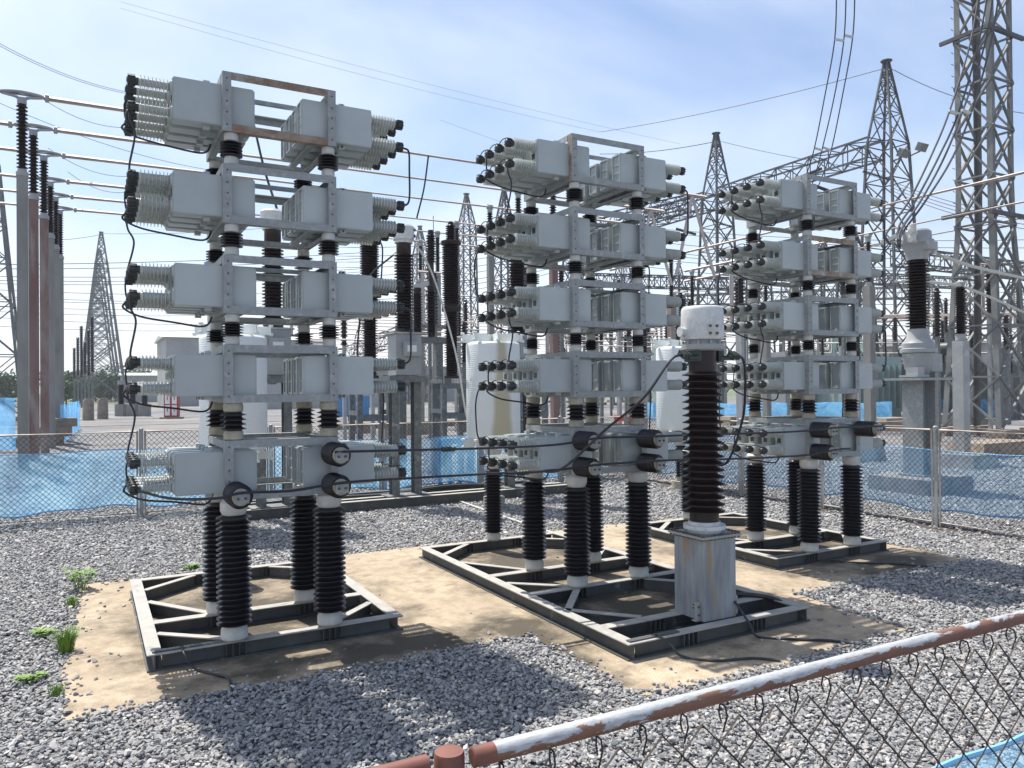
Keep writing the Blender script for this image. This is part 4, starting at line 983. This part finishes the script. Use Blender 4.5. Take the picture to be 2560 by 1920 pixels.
# ------------------------------------------------------------ far equipment
def simple_box(name,px,py,sx,sy,sz,mat,label,cat,group=None,fins=0,roofz=None,d=None):
    p=G(px,py); root=empty(name,p,TH,label,cat,group)
    mb=MB(); mb.box(-sx/2,sx/2,-sy/2,sy/2,0,sz); mb.build('body',M[mat],root)
    if fins:
        mb=MB()
        for k in range(fins): x=-sx/2+.1+k*(sx-.2)/(fins-1); mb.box(x-.04,x+.04,-sy/2-.5,-sy/2-.01,sz*.15,sz*.85)
        mb.build('radiator',M[mat],root)
    return root
# distant transformers
r_=simple_box('power_transformer',2400,1046,6,4,3.6,'dkgreen','dark green power transformer behind the slim insulator post','transformer',fins=0)
mb=MB(); 
for k in range(3): mb.lathe([(3.6,.25)]+sheds(3.7,5.2,12,.12,.25),(-1.8+k*1.6,0,0),n=10)
mb.build('bushing',M['brown'],r_)
mb=MB(); mb.lathe([(-1.6,.4),(1.6,.4)],(-3.6,0,4.4),(0,1,0),16); mb.build('conservator',M['dkgreen'],r_)
r_=simple_box('power_transformer',2110,1042,7,4,4.2,'pgreen','pale green transformer behind the farthest bank','transformer',fins=12)
mb=MB(); mb.tube([(-1,0,4.2),(-1,0,5.4),(1.5,0,5.6),(3,0,4.2)],.25,8); mb.build('pipe',M['pgreen'],r_)
r_=simple_box('power_transformer',1985,1044,5,3,4.5,'cgrey','grey transformer between post transformer and farthest bank','transformer',fins=8)
r_=simple_box('oil_tank',1690,1040,2.5,2.5,5.8,'pgreen','pale green tank with round cover left of the white drum head','tank')
mb=MB(); mb.lathe([(-.05,1.5),(.05,1.5),(.3,1.1),(.4,.2)],(0,-1.4,7),(-.3,-1,0),24); mb.build('round_cover',M['pgreen'],r_)
r_=simple_box('control_cabinet',868,1040,3.4,1.5,1.7,'bluep','blue grey cabinet right of the nearest bank','cabinet')
simple_box('switchgear_box',790,1020,16,3,3.0,'wall','long grey building behind the nearest bank right side','building')
# equipment houses with openings
def house(px,py,sx,sy,sz,label,wm='wall',rm='roof',door=True,rz=None):
    p=G(px,py); root=empty('building',p,TH if rz is None else rz,label,'building')
    mb=MB(); mb.box(-sx/2,sx/2,-sy/2,sy/2,0,sz); mb.build('wall',M[wm],root)
    mb=MB(); o=.5; z=sz+.02; mb.add([(-sx/2-o,-sy/2-o,z),(sx/2+o,-sy/2-o,z),(sx/2+o,sy/2+o,z),(-sx/2-o,sy/2+o,z),(-sx/2-o,0,z+sy*.04),(sx/2+o,0,z+sy*.04)],[(0,3,2,1),(0,1,5,4),(2,3,4,5),(0,4,3),(1,2,5)]); mb.build('roof',M[rm],root)
    for k in range(int(sx/4)):
        x=-sx/2+2+k*4; mb=MB(); mb.box(x-.7,x+.7,-sy/2-.03,-sy/2+.02,sz*.45,sz*.75); mb.build('window',M['plate'],root)
house(600,1010,25,18,10.8,'grey walled building behind the nearest bank left side')
house(430,1003,22,20,6,'low pale warehouse on the horizon left of the nearest bank')
house(2520,1010,44,20,6,'long building with pale roof at the right edge')
house(960,1004,50,20,6.5,'long pale roofed building between the banks')
# red cabinet
p=G(430,1046); root=empty('hose_cabinet',p,TH*.3,'red framed hose cabinet with two white doors far left','cabinet')
mb=MB(); mb.box(-.55,.55,-.3,.3,.12,2.0); mb.box(-.6,.6,-.36,.36,2.0,2.1); mb.build('cabinet_body',M['red'],root)
for x in (-.27,.27):
    for z0,z1 in ((.25,1.1),(1.2,1.9)):
        mb=MB(); mb.box(x-.19,x+.19,-.32,-.301,z0,z1); mb.box(x-.03,x+.03,-.34,-.32,z0+.3,z0+.6,1); mb.build('door',[M['white'],M['red']],root)
mb=MB(); mb.box(-.8,.8,-.6,.6,-.05,.119); mb.build('plinth',M['block'],root)
# stubby insulators on pedestals, far left
g='short black insulators on pedestals'
for k,(px,l) in enumerate(((303,'left one of three short black insulators far left'),(332,'middle one of three short black insulators far left'),(362,'right one of three short black insulators far left'))):
    p=G(px,1040); root=empty('pedestal_insulator',p,0,l,'insulator',g)
    mb=MB(); mb.box(-.4,.4,-.4,.4,0,1.1); mb.build('pedestal',M['conc'],root); mb=MB(); mb.lathe(sheds(1.1,2.9,14,.22,.34),n=14); mb.build('insulator',M['porc'],root); mb=MB(); mb.lathe([(2.9,.3),(3.3,.3)],n=10); mb.build('cap',M['cgrey'],root)
for k,(px,l) in enumerate(((221,'squat concrete stub with a rounded top far left'),(257,'second squat concrete stub, right of the first'),)):
    p=G(px,1050 if k==0 else 1047); mb=MB(); mb.lathe([(-.05,.42),(1.5,.40),(1.7,.3)],n=10); o=mb.build('concrete_stub',M['block'],loc=p); tag(o,l,'concrete stub','squat concrete stubs')
for k in range(6):
    px=186+k*9; p=tp(px,124-k*5); root=empty('post_support',p,TH,'tall brown insulator on a post in the cluster beside the far left pylons','insulator post','cluster of far insulators')
    mb=MB(); mb.box(-.14,.14,-.14,.14,0,4.5+(k%2)*.4); mb.build('column',M['galvd'],root); mb=MB(); mb.lathe(sheds(4.5+(k%2)*.4,9.5+(k%3)*1.3,24,.16,.28),n=8); mb.build('insulator',M['brown'],root)
# rows of post supports in mid distance right
rg=random.Random(11); cnt=0
rows=[(60,7.5,range(1430,2560,62)),(85,9.,range(1395,2540,47)),(44,6.,(1668,1980,2440,2525))]
for d,h,pxs in rows:
    for px in pxs:
        px+=rg.uniform(-9,9); dd=d*rg.uniform(.93,1.08); p=tp(px,dd); lin=1.9
        root=empty('post_support',p,TH,'brown post insulator in the distant switchyard rows at right','insulator post','distant switchyard post insulators')
        mb=MB(); mb.box(-.14,.14,-.14,.14,0,h-lin); mb.build('column',M['galvd' if rg.random()<.5 else 'cgrey'],root); mb=MB(); mb.lathe(sheds(h-lin,h,12,.11,.19),n=8); mb.build('insulator',M['brown'],root)
for k,(d,h,x0,x1) in enumerate(((60,7.6,1350,2600),(61.5,7.9,1350,2600),(63,7.7,1350,2600),(85,9.1,1300,2600),(87,9.3,1300,2600),(89,9.5,1300,2600),(44,6.1,1900,2650),(45.5,6.2,1900,2650),(110,9.4,1300,2600),(52,5.2,1950,2650),(54,4.6,1950,2650))):
    mb=MB(); a=tp(x0,d*1.03); b_=tp(x1,d*.97); mb.tube([ZX*h,(b_-a)+ZX*(h+rg.uniform(-.3,.3))],.07,6); o=mb.build('bus_tube',M['tube'],loc=a)
    tag(o,'thin pale bus tube in the distant switchyard rows at right','bus tube','distant pale bus tubes')
for k in range(58):      # steel stands with insulators behind the fence, between the banks
    px=rg.choice((rg.uniform(740,1180),rg.uniform(1330,1620),rg.uniform(1600,1760),rg.uniform(1840,2180),rg.uniform(2340,2560))); dd=rg.uniform(26,62); h=rg.uniform(5.0,8.6); lin=rg.uniform(1.3,2.4); p=tp(px,dd)
    root=empty('post_support',p,TH,'brown insulator on a steel stand in the crowded switchyard behind the banks','insulator post','steel stands with brown insulators')
    mb=MB(); mb.box(-.07,.07,-.07,.07,0,h-lin); mb.box(-.5,.5,-.05,.05,h-lin-.12,h-lin-.001) if k%2 else None; mb.build('stand',M['galvd' if k%3 else 'cgrey'],root); mb=MB(); mb.lathe(sheds(h-lin,h,13,.09,.16)+[(h+.08,.07)],n=10); mb.build('insulator',M['brown'],root)
    if k%2: mb=MB(); a_=Vector((-.6,0,h+.1)); mb.tube([a_,(.6,0,h+.1)],.04,6); mb.tube([(-.45,0,h-lin),(-.45,0,h+.05)],.08,8); mb.build('switch_blade',M['tube'],root)
for k in range(16):
    h=4.2+(k*.42)%3.6; d0=30+k*2.6; a=tp(760,d0); mb=MB(); mb.tube([ZX*h,UX*(22+k*2)+ZX*h],.04,6); o=mb.build('bus_tube',M['tube'],loc=a); tag(o,'low pale tube crossing behind the fence among the insulator stands','bus tube','low tubes behind the fence')
# distant lower gantries at right
for k,(px,d,Hh) in enumerate(((1440,92,22),(1560,120,24),(1900,98,21),(1980,125,24),(2060,88,19),(1700,130,23),(2420,110,21))):
    tower(tp(px,d),Hh,3.,2.,Hh*.8,'slender far lattice mast, %s'%['just right of the middle bank','between middle bank and white drum head','left of the farthest bank upright','behind the farthest bank cans','right behind the farthest bank','straight above the white drum head','between the right transformer and huge tower'][k],'lattice',bw=.14,group='slender far masts')
truss(tp(1440,92)+ZX*14.5,tp(1900,98)+ZX*14.5,1.6,1.4,'far lattice beam crossing behind the white drum head','lattice',bw=.11,n=30)
truss(tp(1900,98)+ZX*16,tp(2420,110)+ZX*16,1.6,1.4,'far lattice beam crossing behind the farthest bank','lattice',bw=.11,n=34)
for k,(px,d,Hh) in enumerate(((2140,58,13.5),(1500,100,16),(1620,105,15),(2330,90,14.5),(2540,75,13),(1395,120,18),(1010,118,15),(905,120,13))):
    tower(tp(px,d),Hh,2.6,1.6,Hh*.8,'small distant lattice gantry leg, %s'%['between farthest bank and right transformer','behind the middle bank right side','left of the white drum head','right of the grey headed transformer','at the right edge','behind the middle bank','between nearest and middle banks','right of the nearest bank'][k],'latticep' if k%2 else 'lattice',bw=.13,group='small gantry legs')
truss(tp(1500,100)+ZX*12.5,tp(2330,90)+ZX*12.5,1.5,1.3,'low far lattice beam behind the farthest bank','latticep',bw=.11,n=40)
# trees
def tree(p,h,w,label,group='trees on the far left horizon'):
    root=empty('tree',p,0,label,'tree',group); rg=random.Random(int(p.x*10))
    mb=MB(); mb.tube([(0,0,-.1),(.1,0,h*.3),(0,.1,h*.6)],[h*.03,h*.022,h*.01],7)
    for k in range(5): a=k*1.3; mb.tube([(0,0,h*(.25+.06*k)),(math.cos(a)*w*.3,math.sin(a)*w*.3,h*(.5+.06*k))],[h*.012,h*.004],5)
    mb.build('trunk',M['bark'],root)
    mb=MB(); cl=[(rg.uniform(-.36,.36)*w,rg.uniform(-.36,.36)*w,h*rg.uniform(.35,.85),w*rg.uniform(.14,.27)) for _ in range(22)]
    for cx,cy,cz,cr in cl:
        for _ in range(130):
            d=Vector((rg.gauss(0,1),rg.gauss(0,1),rg.gauss(0,1))).normalized(); c=Vector((cx,cy,cz))+d*cr*rg.uniform(.5,1.08)
            n1=Vector((rg.gauss(0,1),rg.gauss(0,1),rg.gauss(0,1))).normalized(); t1=n1.orthogonal().normalized(); t2=n1.cross(t1); s=h*rg.uniform(.035,.075)
            mb.add([c+t1*s,c+t2*s*.6,c-t1*s,c-t2*s*.6],[(0,1,2,3)])
    mb.build('crown',M['tleaf'],root)
for k,(px,d,h,w,l) in enumerate(((165,150,7.6,8,'dark round tree right of the tall columns'),(182,142,5.5,5,'lighter small tree right of the tall columns'),(300,190,9.,13,'broad tree behind the far pylon feet'),(335,185,8,9,'rounded tree left of the nearest bank cans'),(392,200,7,8,'low tree by the pale warehouse'),(8,150,7,9,'tree at the left edge behind the columns'),(238,200,8,12,'tree seen through the far pylons'),(205,210,7,12,'low tree among the far pylon legs'))): tree(tp(px,d),h*.8,w,l)
tree(tp(2380,230),9,26,'low tree line at the right behind the green transformer','trees far right'); tree(tp(1450,240),8,24,'low trees behind the middle bank','trees far right')
# ------------------------------------------------------------ weeds
def tuft(px,py,n,h,label,leafy=False):
    p=G(px,py,-.01); rg=random.Random(int(px)); mb=MB()
    for i in range(n):
        a=rg.uniform(0,2*PI); r0=rg.uniform(0,.06); b0=Vector((math.cos(a)*r0,math.sin(a)*r0,0)); L=h*rg.uniform(.5,1.); lean=rg.uniform(.15,.7); d=Vector((math.cos(a),math.sin(a),0)); s=Vector((-d.y,d.x,0))
        if not leafy:
            w=.0042; P=[b0,b0+d*lean*L*.3+ZX*L*.6,b0+d*lean*L+ZX*L*(1-.3*lean)]
            mb.add([P[0]-s*w,P[0]+s*w,P[1]+s*w*.8,P[1]-s*w*.8,P[2]],[(0,1,2,3),(3,2,4)])
        else:
            c=b0+d*lean*L*.7+ZX*L*.8; mb.tube([b0,c],.0018,4,caps=False)
            for k in range(6):
                aa=a+(k-2.5)*.55; dd=Vector((math.cos(aa),math.sin(aa),rg.uniform(-.2,.35))); ss=Vector((-dd.y,dd.x,0)); l=rg.uniform(.035,.07)
                mb.add([c,c+dd*l*.5+ss*l*.2,c+dd*l,c+dd*l*.5-ss*l*.2],[(0,1,2,3)])
    o=mb.build('weed',M['leaf'],loc=p); tag(o,label,'weed','weeds along the left edge of the pad')
tuft(205,1478,46,.30,'leafy green weed growing at the far left corner of the pad',True)
tuft(180,1515,80,.14,'low grassy weed just below the leafy one')
tuft(165,1632,200,.26,'bright grass tuft beside the left edge of the pad')
tuft(142,1738,50,.10,'tiny grass tuft at the near left corner of the pad')
tuft(75,1705,18,.08,'small leafy sprout in the gravel near the left edge',True)
tuft(110,1590,22,.07,'faint low weed in the gravel left of the grass tuft',True)
tuft(480,1422,22,.06,'small yellowish weed behind the left base frame',True)
o=MB().box(-.4,.4,-.02,.02,.9,1.12).bar((-.3,0,0),(-.3,0,.9),.05).bar((.3,0,0),(.3,0,.9),.05).build('warning_board',M['orange'],loc=G(1562,1112)); tag(o,'small orange board beyond the fence behind the middle bank','board')

# ------------------------------------------------------------ overhead wires
def wire(a,b_,sag,label,r=.02,group=None,mat='wire'):
    mb=MB(); P=catenary(a,b_,sag,24); o0=P[0]; mb.tube([p-o0 for p in P],r,5,caps=False); o=mb.build('overhead_wire',M[mat],loc=o0); tag(o,label,'wire',group)
for k,(y0,y1) in enumerate(((662,636),(672,650),(690,676),(700,684),(708,690),(722,726),(738,744),(744,748),(764,752),(776,770),(790,796),(812,806))):
    wire(at(-60,y0,70+k*4),at(900,y1-4,95+k*5),.3+.1*k,'thin dark wire in the level bunch crossing behind the columns at left',.035,'level bunch of far wires at left')
for k,(y0,y1) in enumerate(((690,640),(705,655),(722,672),(736,682),(752,694),(640,598),(655,610),(618,580),(668,625))):
    wire(at(840,y0,90),at(1440,y1-30,110),1.2,'thin wire rising through the gap between nearest and middle banks',.035,'wires between the nearest and middle banks')
wire(at(-20,98,30),at(330,232,36),.3,'upper of two thin wires slanting down to the top left cans',.012,'pair of slanting wires top left'); wire(at(-20,104,30),at(330,236,36),.3,'lower of two thin wires slanting down to the top left cans',.012,'pair of slanting wires top left')
for k,(a,b_) in enumerate((((0,258,30),(560,430,40)),((90,236,30),(330,318,36)),((120,370,34),(330,440,38)),((170,430,36),(330,478,40)),((300,20,60),(1500,330,80)),((300,4,60),(1700,360,90)),((1100,300,70),(1900,560,90)))):
    wire(at(*a),at(*b_),.4,['long thin wire crossing from the left edge to the nearest bank','thin wire under the top bus tube','thin wire below the second bus tube','thin wire below the fourth bus tube','faint sky wire slanting right, lower','faint sky wire slanting right, upper','faint wire above the farthest bank'][k],.012 if k<4 else .011)
wire(at(1500,330,95),at(2222,168,68),.5,'earth wire from the middle bank top up to the peaked tower',.035); wire(at(2222,168,68),at(2620,290,60),.8,'earth wire falling right from the peaked tower',.03)
wire(at(1797,352,87),at(1500,385,100),.4,'earth wire left of the tower between the banks',.04); wire(at(1797,352,87),at(2222,430,70),.3,'earth wire right of the tower between the banks',.03)
wire(at(150,600,150),at(262,584,170),.2,'earth wire left of the far pylon peak',.05,None); wire(at(262,584,170),at(900,545,150),1.,'earth wire right of the far pylon peak',.05)
for k in range(22):
    y=560+k*17+rg.uniform(-8,8); wire(at(1560,y,100),at(2620,y+rg.uniform(20,60),80),.8,'thin wire crossing behind the farthest bank and right transformer',.035,'far wires at right')
for k in range(4): wire(at(2225,450+k*8,66),at(2640,545+k*12,50),.6,'wire leaving the peaked tower to the right edge',.03,'wires off the peaked tower')
# triple flexible bundles
def bundle(paths,spacers,label,r=.022):
    root=empty('conductor_bundle',at(*paths[0][0]),0,label,'conductor bundle'); o0=root.location.copy()
    for p in paths:
        mb=MB(); mb.tube([q-o0 for q in smooth([at(*a) for a in p],8)],r,8); mb.build('conductor',M['wire'],root)
    for a,b_ in spacers:
        mb=MB(); mb.bar(at(*a)-o0,at(*b_)-o0,.05,.07); mb.build('spacer',M['fit'],root)
bundle([[(2092,-60,26),(2087,96,27),(2062,240,28.5),(2036,370,30),(2012,450,31),(1990,520,32)],[(2116,-60,26),(2110,96,27),(2086,240,28.5),(2056,370,30),(2034,450,31),(2008,520,32)],[(2138,-60,26),(2132,90,27),(2106,240,28.5),(2078,375,30),(2052,450,31),(2022,520,32)]],
 [((2087,98,27),(2110,102,27)),((2110,88,27),(2132,93,27)),((2036,370,30),(2057,376,30)),((2057,368,30),(2078,376,30))],'three flexible conductors dropping from the top edge behind the farthest bank')
bundle([[(2455,-60,19),(2425,110,18.5),(2373,280,17.8),(2330,385,17.2),(2277,494,16.4),(2232,560,15.9),(2214,590,15.6),(2226,612,15.6)],
 [(2476,-60,19),(2446,110,18.5),(2395,285,17.8),(2348,390,17.2),(2290,500,16.4),(2250,560,15.9),(2244,600,15.7),(2246,615,15.6)],
 [(2490,-60,19),(2462,110,18.5),(2406,280,17.8),(2360,395,17.2),(2303,500,16.4),(2262,560,15.9),(2247,590,15.7),(2248,600,15.6)],
 [(2505,-60,19),(2476,110,18.5),(2428,282,17.8),(2378,400,17.2),(2312,505,16.4),(2268,565,15.9),(2252,590,15.7),(2250,620,15.6)]],
 [((2372,278,17.8),(2398,286,17.8)),((2404,276,17.8),(2428,285,17.8)),((2240,590,15.65),(2205,605,15.6))],'four flexible conductors curving down to the grey transformer head')
def drop(a,b_,label,r=.03): wire(at(*a),at(*b_),-.1,label,r,'thin vertical droppers')
drop((1738,690,47),(1730,790,47),'thin vertical dropper left of the white drum head'); drop((1700,690,60),(1698,800,60),'second thin dropper left of the white drum head')
drop((1083,540,60),(1085,640,60),'thin dropper beside the breaker pole')

# ------------------------------------------------------------ air
me=bpy.data.meshes.new('haze'); mbx=MB().box(-420,420,-60,520,-1.05,46); me.from_pydata(mbx.v,[],mbx.f); ho=bpy.data.objects.new('haze',me); COL.objects.link(ho); tag(ho,'thin pale air haze over the whole yard','haze',kind='stuff')
m=bpy.data.materials.new('air_haze'); m.use_nodes=True; nt=m.node_tree; nt.nodes.clear(); out=nt.nodes.new('ShaderNodeOutputMaterial'); vp=nt.nodes.new('ShaderNodeVolumePrincipled'); vp.inputs['Color'].default_value=(.82,.9,1,1); vp.inputs['Density'].default_value=.0005; nt.links.new(vp.outputs[0],out.inputs['Volume']); me.materials.append(m)
# ------------------------------------------------------------ light, sky, camera
SUN=Vector((-.335,.37,1)).normalized()      # towards the sun
el=math.asin(SUN.z); 
L=bpy.data.lights.new('sun','SUN'); L.energy=4.9; L.angle=R(.53); L.color=(1,.95,.87)
lo=bpy.data.objects.new('sun',L); scene.collection.objects.link(lo); lo.rotation_euler=SUN.to_track_quat('Z','Y').to_euler()
w=bpy.data.worlds.new("World"); scene.world=w; w.use_nodes=True; nt=w.node_tree
bg=nt.nodes['Background']; sky=N(nt,'ShaderNodeTexSky'); sky.sky_type='NISHITA'; sky.sun_disc=False; sky.sun_elevation=el
sky.sun_rotation=math.atan2(SUN.x,SUN.y); sky.altitude=0; sky.air_density=1.0; sky.dust_density=1.2; sky.ozone_density=4.5
tc=N(nt,'ShaderNodeTexCoord'); mp=N(nt,'ShaderNodeMapping'); mp.inputs['Scale'].default_value=(1.3,.8,2.6); mp.inputs['Rotation'].default_value=(0,.35,.5)
nt.links.new(tc.outputs['Generated'],mp.inputs[0])
c1=noise(nt,mp.outputs[0],1.3,7,.5,.5)
sxz=N(nt,'ShaderNodeSeparateXYZ'); nt.links.new(tc.outputs['Generated'],sxz.inputs[0])
lf=N(nt,'ShaderNodeMapRange'); lf.inputs[1].default_value=.35; lf.inputs[2].default_value=-.75; lf.inputs[3].default_value=0; lf.inputs[4].default_value=.34; nt.links.new(sxz.outputs[0],lf.inputs[0])
ad=N(nt,'ShaderNodeMath',operation='ADD'); nt.links.new(c1,ad.inputs[0]); nt.links.new(lf.outputs[0],ad.inputs[1])
cf=ramp(nt,ad.outputs[0],[(.50,0.0),(1.1,.8)])
cm=N(nt,'ShaderNodeMix',data_type='RGBA'); nt.links.new(cf,cm.inputs[0]); nt.links.new(sky.outputs[0],cm.inputs[6]); cm.inputs[7].default_value=(7.6,7.9,8.3,1)
hz=N(nt,'ShaderNodeMapRange',interpolation_type='SMOOTHSTEP'); hz.inputs[1].default_value=.30; hz.inputs[2].default_value=.0; hz.inputs[3].default_value=0; hz.inputs[4].default_value=.85; nt.links.new(sxz.outputs[2],hz.inputs[0])
cm2=N(nt,'ShaderNodeMix',data_type='RGBA'); nt.links.new(hz.outputs[0],cm2.inputs[0]); nt.links.new(cm.outputs[2],cm2.inputs[6]); cm2.inputs[7].default_value=(7.0,7.15,7.3,1)
nt.links.new(cm2.outputs[2],bg.inputs[0]); bg.inputs[1].default_value=.12
cam=bpy.data.cameras.new('camera'); cam.sensor_width=36; cam.sensor_fit='HORIZONTAL'; cam.lens=F/2560*36; cam.clip_start=.05; cam.clip_end=6000
co_=bpy.data.objects.new('camera',cam); scene.collection.objects.link(co_); co_.location=(0,0,H)
co_.matrix_world=Matrix.Translation((0,0,H))@Matrix.Rotation(PI/2+PITCH,4,'X')@Matrix.Rotation(-ROLL,4,'Z')
scene.camera=co_
scene.view_settings.view_transform='Standard'; scene.view_settings.look='None'; scene.view_settings.exposure=.55; scene.view_settings.gamma=1
scene.cycles.transparent_max_bounces=24
